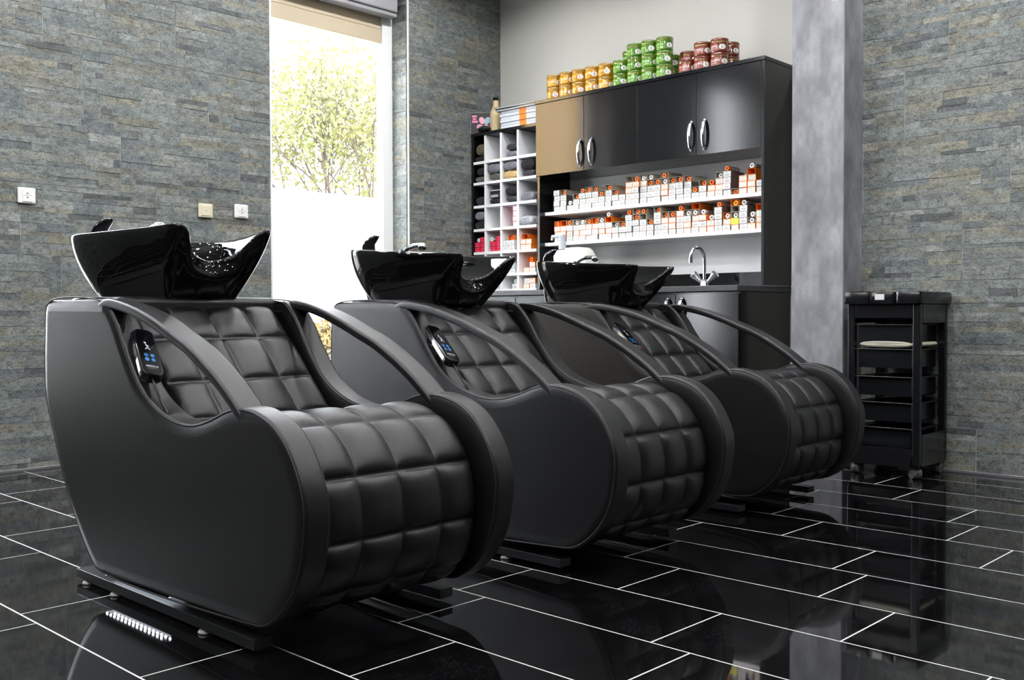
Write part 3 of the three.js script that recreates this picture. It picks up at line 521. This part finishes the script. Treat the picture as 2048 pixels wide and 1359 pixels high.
const tubeBodyGeo = (() => { const g = lathe([[0, 0], [0.0125, 0.002], [0.0135, 0.012], [0.0135, 0.09], [0.0005, 0.115]], 14); g.rotateX(-Math.PI / 2); g.translate(0, 0, -0.006); return g; })();
const NTH = ['first', 'second', 'third', 'fourth', 'fifth', 'sixth', 'seventh', 'eighth', 'ninth', 'tenth', 'eleventh', 'twelfth', 'thirteenth', 'fourteenth', 'fifteenth', 'sixteenth', 'seventeenth', 'eighteenth', 'nineteenth', 'twentieth', 'twenty-first', 'twenty-second', 'twenty-third', 'twenty-fourth', 'twenty-fifth', 'twenty-sixth', 'twenty-seventh', 'twenty-eighth', 'twenty-ninth', 'thirtieth'];
const WHERE = { up: 'upper white shelf', low: 'lower white shelf', cub: 'white cubbyhole shelf' };
const KN = { grey: 'closed grey dye carton', orange: 'closed orange dye carton', white: 'closed white dye carton', red: 'crimson dye carton', yellow: 'yellow dye carton', pink: 'pink carton' };
const LEVEL = ['at the bottom', 'second up', 'third up', 'fourth up', 'fifth up', 'sixth up'];
function putCarton(kind, x, y, z, where, spot) { const c = tag(mesh('dye_carton', cartonGeo, [carton[kind][0], carton[kind][0], carton[kind][0], carton[kind][0], carton[kind][1], carton[kind][0]]), `${KN[kind]}, ${spot}`, 'carton', `closed dye cartons on the ${WHERE[where]}`); c.position.set(x + rr(-0.0006, 0.0006), y, z + rr(-0.004, 0.004)); c.rotation.y = rr(-0.015, 0.015); return c; }
function putTube(cap, x, y, z, where, spot, turn = 0, lying = false) {
  const cn = cap === capWhite ? 'white' : cap === capYellow ? 'amber' : 'orange';
  const t = thing('dye_tube', lying ? `${cn} capped dye tube lying loose, ${spot}` : `${cn} capped dye tube in open carton, ${spot}`, 'tube', [x, y, z], turn, `dye tubes on the ${WHERE[where]}`);
  mesh('body', tubeBodyGeo, tubeSkin, t); const c = mesh('cap', capGeo, cap, t); mesh('cap_socket', holeGeo, capHole, c); return t;
}
function putOpen(kind, x, y, z, where, cap, spot) {
  const o = thing('open_carton', `opened ${kind} dye carton${cap ? '' : ' standing empty'}, ${spot}`, 'carton', [x, y, z], rr(-0.04, 0.04), `opened dye cartons on the ${WHERE[where]}`);
  mesh('sleeve', openGeo, kind === 'grey' ? inner : carton[kind][0], o);
  if (cap) putTube(cap, x + rr(-0.004, 0.004), y + 0.0158, z + 0.052 + rr(-0.01, 0.006), where, spot);
}
const O = capOrange, W = capWhite, Y = capYellow;
// per column: closed kinds from the shelf up, then open cartons (kind, cap), then a loose tube
const upper = [
  ['gggg'], ['ggg', [['g', O]]], ['g', [], W], ['gg', [['g', O]]], ['ggg', [], O], ['ggg', [['g', O]]], ['ggg', [['g', O]]], ['gg', [['g', O]]], ['ggg', [['g', O]]], ['gg', [['g', O]]], ['gg'],
  ['ggoo', [['g', null]]], ['gggo', [], O], ['gggo', [['g', W]]], ['ggg', [['g', O], ['g', W]]], ['ggg', [['g', O]]], ['goo', [['g', W], ['g', O]]], ['ggg', [['g', O]]], ['ggg', [['g', O]]], ['ggg', [['g', O]]], ['g', [['g', O]]], ['gg', [['g', O]]],
  ['oo', [], O], ['goo', [['g', W]]], ['gggg', [], O], ['', [['g', O]]], ['ooo'], ['ooo', [['o', null]], W], ['gg'],
];
const lower = [
  ['goo', [['o', O]]], ['goo', [['o', null]]], ['ggw', [['g', O]]], ['wow', [['g', W]]], ['wow', [], W], ['owo', [['g', O]]], ['gwo', [['o', O]]], ['wow', [['g', W]]], ['gow', [['o', null]], W], ['gg', [['g', W]]], ['gg', [['g', O]]], ['gggg', [], O], ['ggg', [['g', O], ['g', O]]], ['ggg', [['g', null], ['g', O]]],
  ['gg', [['g', O]]], ['gggg', [['g', O]]], ['ggo', [['g', O]]], ['goo', [['g', O]]], ['gggo', [], O], ['oog', [['g', W]]], ['ggo', [['g', W], ['o', null]]], ['ogo', [], W], ['oo', [], W], ['gggg', [], O], ['go', [['o', W]]], ['oy', [['g', W], ['g', null], ['o', Y]]], ['gggg', [], W], ['o', [['g', W]], W], ['oow', [['o', null]]],
];
const KK = { g: 'grey', o: 'orange', w: 'white', y: 'yellow' };
[[upper, 1.404, 'up'], [lower, 1.207, 'low']].forEach(([cols, y0, where]) => {
  const x0 = -4.245, step = (-2.785 - x0) / (cols.length - 1);
  cols.forEach(([closed, open = [], loose], i) => {
    const x = x0 + i * step, z = -4.880 - BL / 2 - rr(0, 0.006); let y = y0;
    let lv = 0; const spot = (l) => `${LEVEL[l].replace('at the ', '')} in ${NTH[i]} stack from cubbyholes, ${where === 'up' ? 'upper' : 'lower'} shelf`;
    for (const k of closed) { putCarton(KK[k], x, y, z, where, spot(lv++)); y += BH; }
    for (const [k, cap] of open) { putOpen(KK[k], x, y, z, where, cap, spot(lv++)); y += BH; }
    if (loose) putTube(loose, x + rr(-0.006, 0.006), y + 0.0145, z + 0.055, where, `top of ${NTH[i]} stack from cubbyholes, ${where === 'up' ? 'upper' : 'lower'} shelf`, rr(-0.25, 0.25), true);
  });
});

// ---------------------------------------------------------------- cubbyhole shelf
const QX = [-4.9705, -4.850, -4.700, -4.545, -4.392], QY = [1.962, 1.790, 1.648, 1.490, 1.330, 1.172, 1.020, 0.9150], QZ = -4.833;
{
  const u = thing('cubbyhole_shelf', 'white cubbyhole shelf in a black surround in the stone corner', 'shelf', [0, 0, 0]);
  const sh = mesh('surround', merge([rbox(-4.9965 + 0.012, -4.9665 + 0.004, 0.8955, 1.985, ZB + 0.002, QZ - 0.002, 0.002), rbox(-4.962, -4.361, 1.964, 1.985, ZB + 0.002, QZ + 0.004, 0.002), rbox(-4.380, -4.361, 0.8955, 1.963, ZB + 0.002, QZ - 0.01, 0.002)]), M.laminate, u); sh.userData.label = 'black outer boards';
  mesh('back_board', box(-4.850, -4.381, 0.897, 1.963, ZB + 0.002, ZB + 0.008), M.whiteBoard, u); mesh('back_board', box(-4.961, -4.8505, 0.897, 1.963, ZB + 0.002, ZB + 0.008), M.laminate, u);
  for (let i = 1; i < 4; i++) for (let r = 0; r < 7; r++) mesh('divider', rbox(QX[i] - 0.008, QX[i] + 0.008, QY[r + 1] + 0.0005, QY[r] - (r ? 0.0185 : 0) - 0.0005, ZB + 0.009, QZ, 0.001, 1), M.whiteBoard, u);
  for (let r = 1; r < 8; r++) mesh('shelf', rbox(-4.9615, -4.381, QY[r] - 0.018, QY[r], ZB + 0.009, QZ + 0.001, 0.001, 1), M.whiteBoard, u);
}
const TOW = { brown: lin(0.13, 0.105, 0.065), black: lin(0.018, 0.017, 0.022), charcoal: lin(0.045, 0.045, 0.055), grey: lin(0.20, 0.195, 0.23), olive: lin(0.13, 0.13, 0.11), tan: lin(0.62, 0.42, 0.19), pale: lin(0.42, 0.42, 0.46), navy: lin(0.03, 0.03, 0.05) };
const towMat = {}; for (const k in TOW) towMat[k] = phys({ color: TOW[k].clone().multiplyScalar(3.0), map: clothMap, bumpMap: clothBump, bumpScale: 0.004, roughness: 1, sheen: 0.35, sheenRoughness: 0.6, sheenColor: TOW[k] });
function towelGeo(w, h, d, seed) { // a folded roll: superellipse section, rounded front end, soft dents
  const rings = [], n = 40, e = 2.6, y0 = h / 2;
  const steps = [[-0.5, 0.62], [-0.485, 0.84], [-0.45, 0.96], [-0.35, 1], [0, 1.0], [0.3, 1], [0.40, 0.97], [0.46, 0.88], [0.49, 0.72], [0.5, 0.5]];
  for (const [t, s] of steps) { const r = []; for (let i = 0; i < n; i++) { const a = (i / n) * 2 * Math.PI, c = Math.cos(a), q = Math.sin(a); const k = 1 + 0.06 * (sampleGrid(clothN, 512, i * 0.5 + seed * 9, t * 10 + seed * 3) - 0.5); const x = Math.sign(c) * Math.pow(Math.abs(c), 2 / e) * (w / 2) * k, y = Math.sign(q) * Math.pow(Math.abs(q), 2 / e) * (h / 2) * k; r.push(V(x * (0.7 + 0.3 * s), y0 + y * s, t * d)); } rings.push(r); }
  return loft(rings, { capStart: true, capEnd: true });
}
const CELL = (c, r) => [(QX[c] + QX[c + 1]) / 2, QY[r + 1], QX[c + 1] - QX[c] - 0.018];
const ordinal = ['top', 'second', 'third', 'fourth'], colName = ['column against the stone', 'second column from the stone', 'third column from the stone', 'column beside the cabinet'];
function cellTowel(c, r, list) { // list: [colour, height, dx, width share, depth pull]
  const [x, y0, w] = CELL(c, r); let y = y0;
  list.forEach(([k, h, dx = 0, ws = 0.97, zp = 0], i) => {
    const W0 = Math.min(w * ws, w - 2 * Math.abs(dx) - 0.002), o = tag(mesh('rolled_towel', towelGeo(W0, h, 0.22, c * 7 + r * 3 + i), towMat[k]), `${k} folded towel${list.length > 1 ? (i === 0 ? ' lying underneath' : ' lying uppermost') : ''} in the ${ordinal[r]} row, ${colName[c]}`, 'towel', 'folded towels in the cubbyholes'); o.position.set(x + dx, y + 0.0005, QZ - 0.116 + zp * 0.3); y += h + 0.0008;
  });
}
cellTowel(0, 0, [['black', 0.036], ['brown', 0.085, 0.008, 0.85]]);
cellTowel(2, 0, [['grey', 0.042, 0.018, 0.9], ['charcoal', 0.048, 0.016, 0.9, 0.0]]);
cellTowel(0, 1, [['olive', 0.042, 0.004], ['black', 0.06, 0.012, 0.8]]);
cellTowel(1, 1, [['olive', 0.050, 0.012, 0.95], ['grey', 0.068, 0, 0.98]]);
cellTowel(2, 1, [['tan', 0.055, 0, 0.98, 0.004], ['grey', 0.062, 0, 0.98, 0.008]]);
cellTowel(3, 1, [['charcoal', 0.045, 0.012, 0.9], ['black', 0.072, 0.004, 0.98]]);
cellTowel(0, 2, [['navy', 0.062, 0.006, 0.9]]);
cellTowel(1, 2, [['black', 0.038, 0.012, 0.85]]);
cellTowel(2, 2, [['charcoal', 0.045, 0.014, 0.9], ['black', 0.062, 0.01, 0.92]]);
cellTowel(3, 2, [['grey', 0.062, 0.004, 0.98]]);
cellTowel(0, 3, [['black', 0.055, 0.0, 0.98], ['grey', 0.066, 0, 0.95]]);
cellTowel(3, 3, [['pale', 0.062, -0.002, 0.99, 0.03]]);
{ // lettered pouch
  const [x, y0] = CELL(1, 2), t = canvasTex(128, 64, (g, w, h) => { g.fillStyle = '#1b1822'; g.fillRect(0, 0, w, h); g.fillStyle = '#e6e3ea'; g.fillRect(0, 5, w, 4); g.font = 'bold 26px sans-serif'; g.fillText('SUMOS', 14, 56); });
  const geo = rbox(-0.048, 0.056, 0, 0.062, -0.1, 0.1, 0.012, 3), uv = geo.attributes.uv, p = geo.attributes.position; for (let i = 0; i < p.count; i++) uv.setXY(i, (p.getX(i) + 0.048) / 0.104, p.getY(i) / 0.062);
  const b = tag(mesh('cloth_pouch', geo, std({ map: t, roughness: 0.9 })), 'dark folded cloth with white lettering in the third row of the cubbyholes', 'cloth'); b.position.set(x, y0 + 0.0392, QZ - 0.115);
}
{ // cartons in the lower cubbyholes
  const RN = ['', '', '', 'fourth', 'fifth', 'sixth', 'lowest'], CN = ['by the stone', 'second from the stone', 'third from the stone', 'beside the cabinet'];
  const spot = (c, r, j, i) => `${LEVEL[j].replace('at the ', '')}, ${NTH[i]} across, ${RN[r]} cubbyhole row, column ${CN[c]}`;
  const cell = (c, r, rows, kinds, opts = {}) => { const [x, y0, w] = CELL(c, r); rows.forEach((n, j) => { for (let i = 0; i < n; i++) putCarton(kinds[(i + j) % kinds.length], opts.from === 'l' ? QX[c] + 0.010 + BW * (i + 0.5) : QX[c + 1] - 0.010 - BW * (i + 0.5), y0 + j * BH + 0.0003, QZ - 0.012 - BL / 2, 'cub', spot(c, r, j, opts.from === 'l' ? i : n - 1 - i)); }); };
  const open = (c, r, lv, dx, kind, cap) => { const [x, y0] = CELL(c, r); putOpen(kind, x + dx, y0 + lv * BH + 0.0004, QZ - 0.09, 'cub', cap, `${RN[r]} cubbyhole row, column ${CN[c]}`); };
  const loose = (c, r, lv, dx, cap, tn) => { const [x, y0] = CELL(c, r); putTube(cap, x + dx, y0 + lv * BH + 0.0148, QZ - 0.03, 'cub', `${RN[r]} cubbyhole row, column ${CN[c]}`, tn, true); };
  cell(0, 4, [2, 2, 1], ['red']); cell(1, 4, [2, 2, 1], ['red']); cell(2, 4, [2, 2], ['white'], { from: 'l' }); cell(3, 4, [2, 2], ['orange'], { from: 'l' });
  open(2, 4, 2, 0, 'orange', O); open(3, 4, 2, -0.03, 'orange', null); loose(1, 4, 2, -0.03, W, 0.06); loose(0, 4, 2, -0.022, W, 0.05);
  cell(1, 5, [2], ['white']); cell(2, 5, [2, 2], ['white'], { from: 'l' }); cell(3, 5, [2, 1], ['white', 'orange']); loose(2, 5, 2, -0.005, O, 0.1); open(3, 5, 2, 0.02, 'orange', O);
  cell(1, 6, [1, 1], ['grey', 'orange']); open(1, 6, 2, 0.04, 'grey', O); cell(2, 6, [1], ['white']); cell(3, 6, [2, 2], ['white', 'orange']); loose(2, 6, 1, 0.04, W, 0);
  { const [, y0] = CELL(2, 3); for (let j = 0; j < 4; j++) putCarton('pink', QX[3] - 0.010 - BW * 0.5, y0 + j * BH, QZ - 0.015 - BL / 2, 'cub', `with white end, ${LEVEL[j]} in the fourth cubbyhole row`); }
}
{ // on top of the cubbyholes
  const y = 1.9855;
  const art = canvasTex(128, 96, (g, w, h) => { g.fillStyle = '#26221f'; g.fillRect(0, 0, w, h); g.fillStyle = '#e57fae'; g.fillRect(8, 12, 30, 9); g.fillRect(12, 24, 22, 9); g.fillRect(8, 36, 36, 10); g.fillStyle = '#f0a9b8'; g.beginPath(); g.ellipse(70, 36, 20, 15, 0.5, 0, 7); g.fill(); g.fillStyle = '#9cc4d6'; g.beginPath(); g.ellipse(104, 36, 20, 15, -0.5, 0, 7); g.fill(); g.fillStyle = '#d693b4'; g.beginPath(); g.ellipse(56, 64, 20, 12, 0, 0, 7); g.fill(); g.beginPath(); g.ellipse(100, 62, 16, 9, 0.5, 0, 7); g.fill(); g.fillStyle = '#e8a487'; g.fillRect(62, 72, 22, 16); });
  const f = thing('printed_card_box', 'dark printed box with pink and blue bow standing in the corner', 'box', [-4.922, y, -4.868], 0.72);
  const b = mesh('box_body', rbox(-0.072, 0.072, 0, 0.145, -0.010, 0.0, 0.001), M.whiteBoard, f); const p = mesh('printed_front', (() => { const g = new THREE.PlaneGeometry(0.142, 0.143); g.translate(0, 0.0725, 0.0006); return g; })(), std({ map: art, roughness: 0.5 }), f);
  const clutter = tag(mesh('black_pouch', (() => { const g = new THREE.SphereGeometry(1, 20, 12); g.scale(0.055, 0.022, 0.035); g.translate(0, 0.022, 0); return g; })(), M.leather), 'small black pouch in front of the printed box', 'pouch'); clutter.position.set(-4.868, y + 0.0005, -4.846);
  const bt = thing('shampoo_bottle', 'tall beige bottle with black cap beside the white folders', 'bottle', [-4.815, y, -4.905]);
  const ma = canvasTex(256, 256, (g, w, h) => { g.fillStyle = '#cbb58c'; g.fillRect(0, 0, w, h); g.fillStyle = '#2a2420'; g.font = 'bold 34px sans-serif'; g.fillText('MA', 8, 120); g.fillText('MA', 136, 120); g.fillRect(10, 196, 40, 4); g.fillRect(10, 206, 30, 4); g.fillRect(140, 196, 40, 4); });
  mesh('body', lathe([[0, 0], [0.038, 0], [0.041, 0.004], [0.041, 0.11], [0.037, 0.14], [0.024, 0.168], [0.019, 0.185], [0.018, 0.215], [0, 0.215]], 32), phys({ map: ma, roughness: 0.4 }), bt);
  mesh('cap', lathe([[0, 0.2155], [0.020, 0.2155], [0.020, 0.235], [0.018, 0.238], [0, 0.238]], 24), M.plasticBlack, bt);
  const folderTex = canvasTex(256, 32, (g, w, h) => { g.fillStyle = '#c6c8cf'; g.fillRect(0, 0, w, h); g.fillStyle = '#9da0a8'; g.fillRect(0, 0, w, 3); g.fillRect(0, 29, w, 3); g.fillStyle = '#e07a12'; g.fillRect(132, 0, 46, h); });
  const fm = std({ map: folderTex, roughness: 0.6 }), fw = std({ color: lin(0.52, 0.53, 0.56), roughness: 0.6 });
  for (let i = 0; i < 6; i++) { const g = new THREE.BoxGeometry(0.34 - (i % 2) * 0.012, 0.0185, 0.20); g.translate(0, 0.00925, 0); const o = tag(mesh('white_folder', g, [fw, fw, fw, fw, fm, fw]), `white folder with an orange stripe, ${LEVEL[i].replace('at the ', '')} in the stack beside the beige bottle`, 'folder', 'white folders stacked on the cubbyhole shelf'); o.position.set(-4.535 + rr(-0.003, 0.003), y + i * 0.019, -4.935 + rr(-0.004, 0.004)); o.rotation.y = rr(-0.02, 0.02); }
  const ring = thing('colour_chart', 'grey backed colour chart folder lying across the white folders', 'folder', [-4.55, y + 6 * 0.019 + 0.001, -4.925], 0.02);
  mesh('lower_cover', rbox(-0.19, 0.17, 0, 0.006, -0.11, 0.11, 0.001), std({ color: lin(0.5, 0.5, 0.52), roughness: 0.4 }), ring); mesh('pages', rbox(-0.185, 0.165, 0.0065, 0.016, -0.108, 0.106, 0.001), M.plasticBlack, ring); mesh('upper_cover', rbox(-0.19, 0.17, 0.0165, 0.021, -0.11, 0.112, 0.001), fw, ring);
}

// ---------------------------------------------------------------- jars on the cabinet
function jarTex(a, b, text, ink) { return canvasTex(512, 128, (g, w, h) => { g.fillStyle = a; g.fillRect(0, 0, w, h); for (let k = 0; k < 2; k++) { const o = k * 256; g.fillStyle = b; g.fillRect(o + 4, 10, 118, 108); g.fillStyle = ink; g.font = '38px serif'; g.fillText(text, o + 14, 62); g.fillStyle = ink; g.globalAlpha = 0.7; g.fillRect(o + 26, 78, 70, 5); g.fillRect(o + 34, 90, 54, 4); g.globalAlpha = 1; g.fillStyle = '#f2efe6'; g.beginPath(); g.arc(o + 172, 62, 32, 0, 7); g.fill(); g.fillStyle = '#8d8577'; g.beginPath(); g.ellipse(o + 172, 62, 17, 23, 0, 0, 7); g.fill(); g.fillStyle = '#efe9dd'; g.beginPath(); g.ellipse(o + 177, 60, 9, 16, 0, 0, 7); g.fill(); } }); }
const JAR = { yellow: [jarTex('#a8750c', '#c48e10', 'Argan', '#fff6dc'), lin(0.33, 0.175, 0.02), 'amber yellow'], green: [jarTex('#3c6a12', '#54851d', 'Olive', '#dcefc0'), lin(0.085, 0.165, 0.014), 'bright green'], brown: [jarTex('#66291c', '#824233', 'Argan', '#eadfe2'), lin(0.14, 0.03, 0.018), 'reddish brown'] };
const jarBody = lathe([[0, 0], [0.046, 0], [0.049, 0.003], [0.0495, 0.010], [0.0495, 0.052], [0.048, 0.056]], 32), jarLid = lathe([[0.047, 0.0565], [0.0505, 0.057], [0.0505, 0.074], [0.049, 0.0775], [0, 0.078]], 32), jarRing = lathe([[0.0495, 0.0555], [0.0507, 0.0562], [0.0507, 0.0582], [0.0495, 0.059]], 32);
{ const p = jarBody.attributes.position, uv = jarBody.attributes.uv; for (let i = 0; i < p.count; i++) uv.setY(i, p.getY(i) / 0.056); }
const gold = std({ color: lin(0.75, 0.55, 0.18), roughness: 0.25, metalness: 1 });
const JM = {}; for (const k in JAR) JM[k] = [phys({ map: JAR[k][0], roughness: 0.12, clearcoat: 0.6, clearcoatRoughness: 0.06 }), phys({ color: JAR[k][1], roughness: 0.18, clearcoat: 0.5 })];
function jar(kind, x, level, z, turn, where) {
  const j = thing('hair_mask_jar', `${JAR[kind][2]} round jar ${where}`, 'jar', [x, 2.1135 + level * 0.0785, z], turn, `${JAR[kind][2]} jars on the cabinet`);
  mesh('body', jarBody, JM[kind][0], j); const l = mesh('lid', jarLid, JM[kind][1], j); mesh('gold_band', jarRing, gold, l); return j;
}
const zf = -4.872, zb2 = -4.985, T0 = -1.0;
const nStack = {};
const stack = (kind, x, z, n, extra = 'front row') => { const key = kind + extra, k = (nStack[key] = (nStack[key] ?? -1) + 1); for (let i = 0; i < n; i++) jar(kind, x + (i ? rr(-0.001, 0.001) : 0), i, z, T0 + rr(-0.35, 0.35), `${['bottom', 'second up', 'third up'][i]} in ${NTH[k]} ${extra} stack from the cubbyhole end`); };
[-4.254, -4.150, -4.045, -3.940, -3.835].forEach((x) => stack('yellow', x, zf, 2));
stack('green', -3.722, zf, 2, 'front row'); stack('green', -3.735, zb2, 3, 'rear row'); [-3.615, -3.512, -3.405].forEach((x) => stack('green', x, zf, 3, 'front row')); stack('green', -3.43, zb2, 2, 'rear row');
stack('brown', -3.250, zf, 1, 'front row'); stack('brown', -3.315, zb2, 2, 'rear row'); [-3.145, -3.035].forEach((x) => stack('brown', x, zf, 2, 'front row')); stack('brown', -3.035, zb2, 2, 'rear row');

// ---------------------------------------------------------------- trolley
{
  const t = thing('salon_trolley', 'tall black plastic salon trolley with drawers in front of the stone wall', 'trolley', [-1.92, 0, -4.63]);
  const hw = 0.168, hd = 0.165;
  for (const [sx, sz] of [[-1, 1], [1, 1], [-1, -1], [1, -1]]) {
    mesh('post', rbox(sx * hw - (sx > 0 ? 0.034 : 0), sx * hw + (sx > 0 ? 0 : 0.034), 0.06, 0.788, sz * hd - (sz > 0 ? 0.03 : 0), sz * hd + (sz > 0 ? 0 : 0.03), 0.006), M.trolley, t);
    const c = mesh('caster', (() => { const w = new THREE.CylinderGeometry(0.026, 0.026, 0.018, 20); w.rotateZ(Math.PI / 2); w.translate(0.011, 0.026, 0); const w2 = w.clone(); w2.translate(-0.022, 0, 0); const h = new THREE.SphereGeometry(0.028, 16, 10, 0, 6.3, 0, 1.5); h.translate(0, 0.027, 0); return merge([w, w2, h]); })(), std({ color: lin(0.10, 0.10, 0.10), roughness: 0.45 }), t); c.position.set(sx * 0.135, 0.0, sz * 0.125); c.rotation.y = sx * 0.5 + sz * 0.4;
  }
  for (const sx of [-1, 1]) { mesh('side_rail', rbox(sx * hw - (sx > 0 ? 0.012 : 0), sx * hw + (sx > 0 ? 0 : 0.012), 0.70, 0.787, -hd + 0.0305, hd - 0.0305, 0.003), M.trolley, t); mesh('side_rail', rbox(sx * hw - (sx > 0 ? 0.012 : 0), sx * hw + (sx > 0 ? 0 : 0.012), 0.055, 0.20, -hd + 0.0305, hd - 0.0305, 0.003), M.trolley, t); }
  mesh('front_header', rbox(-hw + 0.0345, hw - 0.0345, 0.722, 0.787, hd - 0.016, hd - 0.002, 0.004), M.trolley, t);
  const sk = mesh('skirt', (() => { const s = new THREE.Shape([[0, 0.052], [0.012, 0.054], [-0.012, 0.135], [-0.03, 0.135]].map((p) => new THREE.Vector2(...p))); const g = new THREE.ExtrudeGeometry(s, { depth: 2 * hw - 0.07, bevelEnabled: false }); g.rotateY(-Math.PI / 2); g.translate(hw - 0.035, 0, hd + 0.002); return g; })(), M.laminateGloss, t); sk.userData.label = 'sloping glossy skirt';
  mesh('base_plate', rbox(-hw + 0.004, hw - 0.004, 0.052, 0.064, -hd + 0.004, hd - 0.004, 0.003), M.trolley, t);
  for (const y of [0.696, 0.584, 0.458, 0.341, 0.226]) {
    const w = 0.136, d = 0.150, b = y - 0.088, k = 0.9;
    mesh('drawer', merge([rbox(-w, w, y - 0.006, y, d - 0.006, d + 0.012, 0.003), rbox(-w, w, y - 0.006, y, -d, -d + 0.012, 0.003), rbox(-w - 0.008, -w + 0.006, y - 0.006, y, -d, d, 0.003), rbox(w - 0.006, w + 0.008, y - 0.006, y, -d, d, 0.003),
      box(-w * k, w * k, b, y - 0.005, d * 0.93, d * 0.93 + 0.004), box(-w * k, w * k, b, y - 0.005, -d * 0.93, -d * 0.93 + 0.004), box(-w * k, -w * k + 0.003, b, y - 0.005, -d * 0.93, d * 0.93), box(w * k - 0.003, w * k, b, y - 0.005, -d * 0.93, d * 0.93), box(-w * k, w * k, b, b + 0.003, -d * 0.93, d * 0.93)]), M.trolley, t);
  }
  const top = new THREE.Shape(), X = hw + 0.008, Z = hd + 0.012; top.moveTo(-X, -Z + 0.01); top.lineTo(-X, Z - 0.004); top.quadraticCurveTo(-X, Z + 0.008, -X + 0.014, Z + 0.008); top.lineTo(-0.068, Z + 0.008); top.quadraticCurveTo(-0.058, Z + 0.008, -0.056, Z - 0.006); top.quadraticCurveTo(-0.052, Z + 0.010, -0.04, Z + 0.010); top.lineTo(0.048, Z + 0.010); top.quadraticCurveTo(0.058, Z + 0.010, 0.062, Z - 0.006); top.quadraticCurveTo(0.07, Z + 0.010, 0.085, Z + 0.010); top.lineTo(X - 0.02, Z + 0.006); top.quadraticCurveTo(X, Z + 0.004, X, Z - 0.012); top.lineTo(X, -Z + 0.01); top.quadraticCurveTo(X, -Z, X - 0.01, -Z); top.lineTo(-X + 0.01, -Z); top.quadraticCurveTo(-X, -Z, -X, -Z + 0.01);
  const tg = toCreasedNormals(new THREE.ExtrudeGeometry(top, { depth: 0.046, bevelEnabled: true, bevelSize: 0.003, bevelThickness: 0.004, bevelSegments: 2, curveSegments: 8 }), 0.5); tg.rotateX(-Math.PI / 2); tg.scale(1, 1, -1); { const ix = tg.index; const p = tg.attributes; for (const a of Object.values(p)) { const n = a.itemSize, r = a.array; for (let i = 0; i < a.count; i += 3) for (let k = 0; k < n; k++) { const q = r[(i + 1) * n + k]; r[(i + 1) * n + k] = r[(i + 2) * n + k]; r[(i + 2) * n + k] = q; } } } tg.translate(0, 0.792, 0);
  mesh('top_tray', tg, M.trolley, t);
  mesh('tray_rim', merge([rbox(-0.165, -0.115, 0.8425, 0.848, -0.10, 0.15, 0.002)]), M.trolley, t);
  mesh('sticker', rbox(-0.028, 0.016, 0.806, 0.832, Z + 0.0125, Z + 0.0140, 0.0005), std({ color: lin(0.62, 0.62, 0.62), roughness: 0.6 }), t).userData.label = 'small pale sticker';
  // folded towel in the second drawer
  const tw = tag(mesh('white_towel', towelGeo(0.262, 0.036, 0.29, 5), phys({ color: lin(0.72, 0.68, 0.56), bumpMap: clothBump, bumpScale: 0.004, roughness: 1 })), 'folded cream towel lying in a trolley drawer', 'towel'); tw.position.set(-1.915, 0.586, -4.626);
}

// ---------------------------------------------------------------- switches on the stone wall
function plate(name, label, z0, z1, y0, y1, mat, kind) {
  const zc = (z0 + z1) / 2, yc = (y0 + y1) / 2, s = thing(name, label, 'switch', [XW + 0.002, yc, zc]); s.rotation.y = Math.PI / 2;
  const w = Math.abs(z1 - z0) / 2, h = Math.abs(y1 - y0) / 2;
  mesh('cover_plate', rbox(-w, w, -h, h, 0, 0.014, 0.008, 3), mat, s);
  if (kind === 'blind') {
    mesh('rocker', rbox(-w * 0.55, w * 0.55, -h * 0.8, h * 0.8, 0.0125, 0.018, 0.004), mat, s);
    const tri = (d) => { const q = new THREE.Shape(); q.moveTo(-0.006, 0); q.lineTo(0.006, 0); q.lineTo(0, 0.011 * d); const g = new THREE.ExtrudeGeometry(q, { depth: 0.0008, bevelEnabled: false }); g.translate(0, 0.006 * d, 0.0178); return g; };
    for (const d of [1, -1]) mesh('arrow', tri(d), std({ color: lin(0.25, 0.25, 0.25), roughness: 0.5 }), s);
    mesh('divider_line', box(-w * 0.5, w * 0.5, -0.0008, 0.0008, 0.0179, 0.0183), std({ color: lin(0.3, 0.3, 0.3), roughness: 0.5 }), s);
  } else { mesh('rocker', rbox(-w * 0.72, w * 0.72, -h * 0.72, h * 0.72, 0.0125, 0.017, 0.004), mat, s); const d = mesh('indicator', new THREE.SphereGeometry(0.0025, 8, 6), std({ color: lin(0.15, 0.13, 0.1), roughness: 0.5 }), s); d.position.z = 0.017; }
}
plate('blind_switch', 'white blind switch with arrows standing alone on the stone wall', -1.918, -1.836, 1.279, 1.355, M.plasticWhite, 'blind');
plate('light_switch', 'cream square light switch on the stone wall', -2.856, -2.771, 1.275, 1.352, M.cream, 'light');
plate('blind_switch', 'white blind switch with arrows between cream switch and window', -3.076, -2.990, 1.286, 1.364, M.plasticWhite, 'blind');

renderer.render(scene, camera);
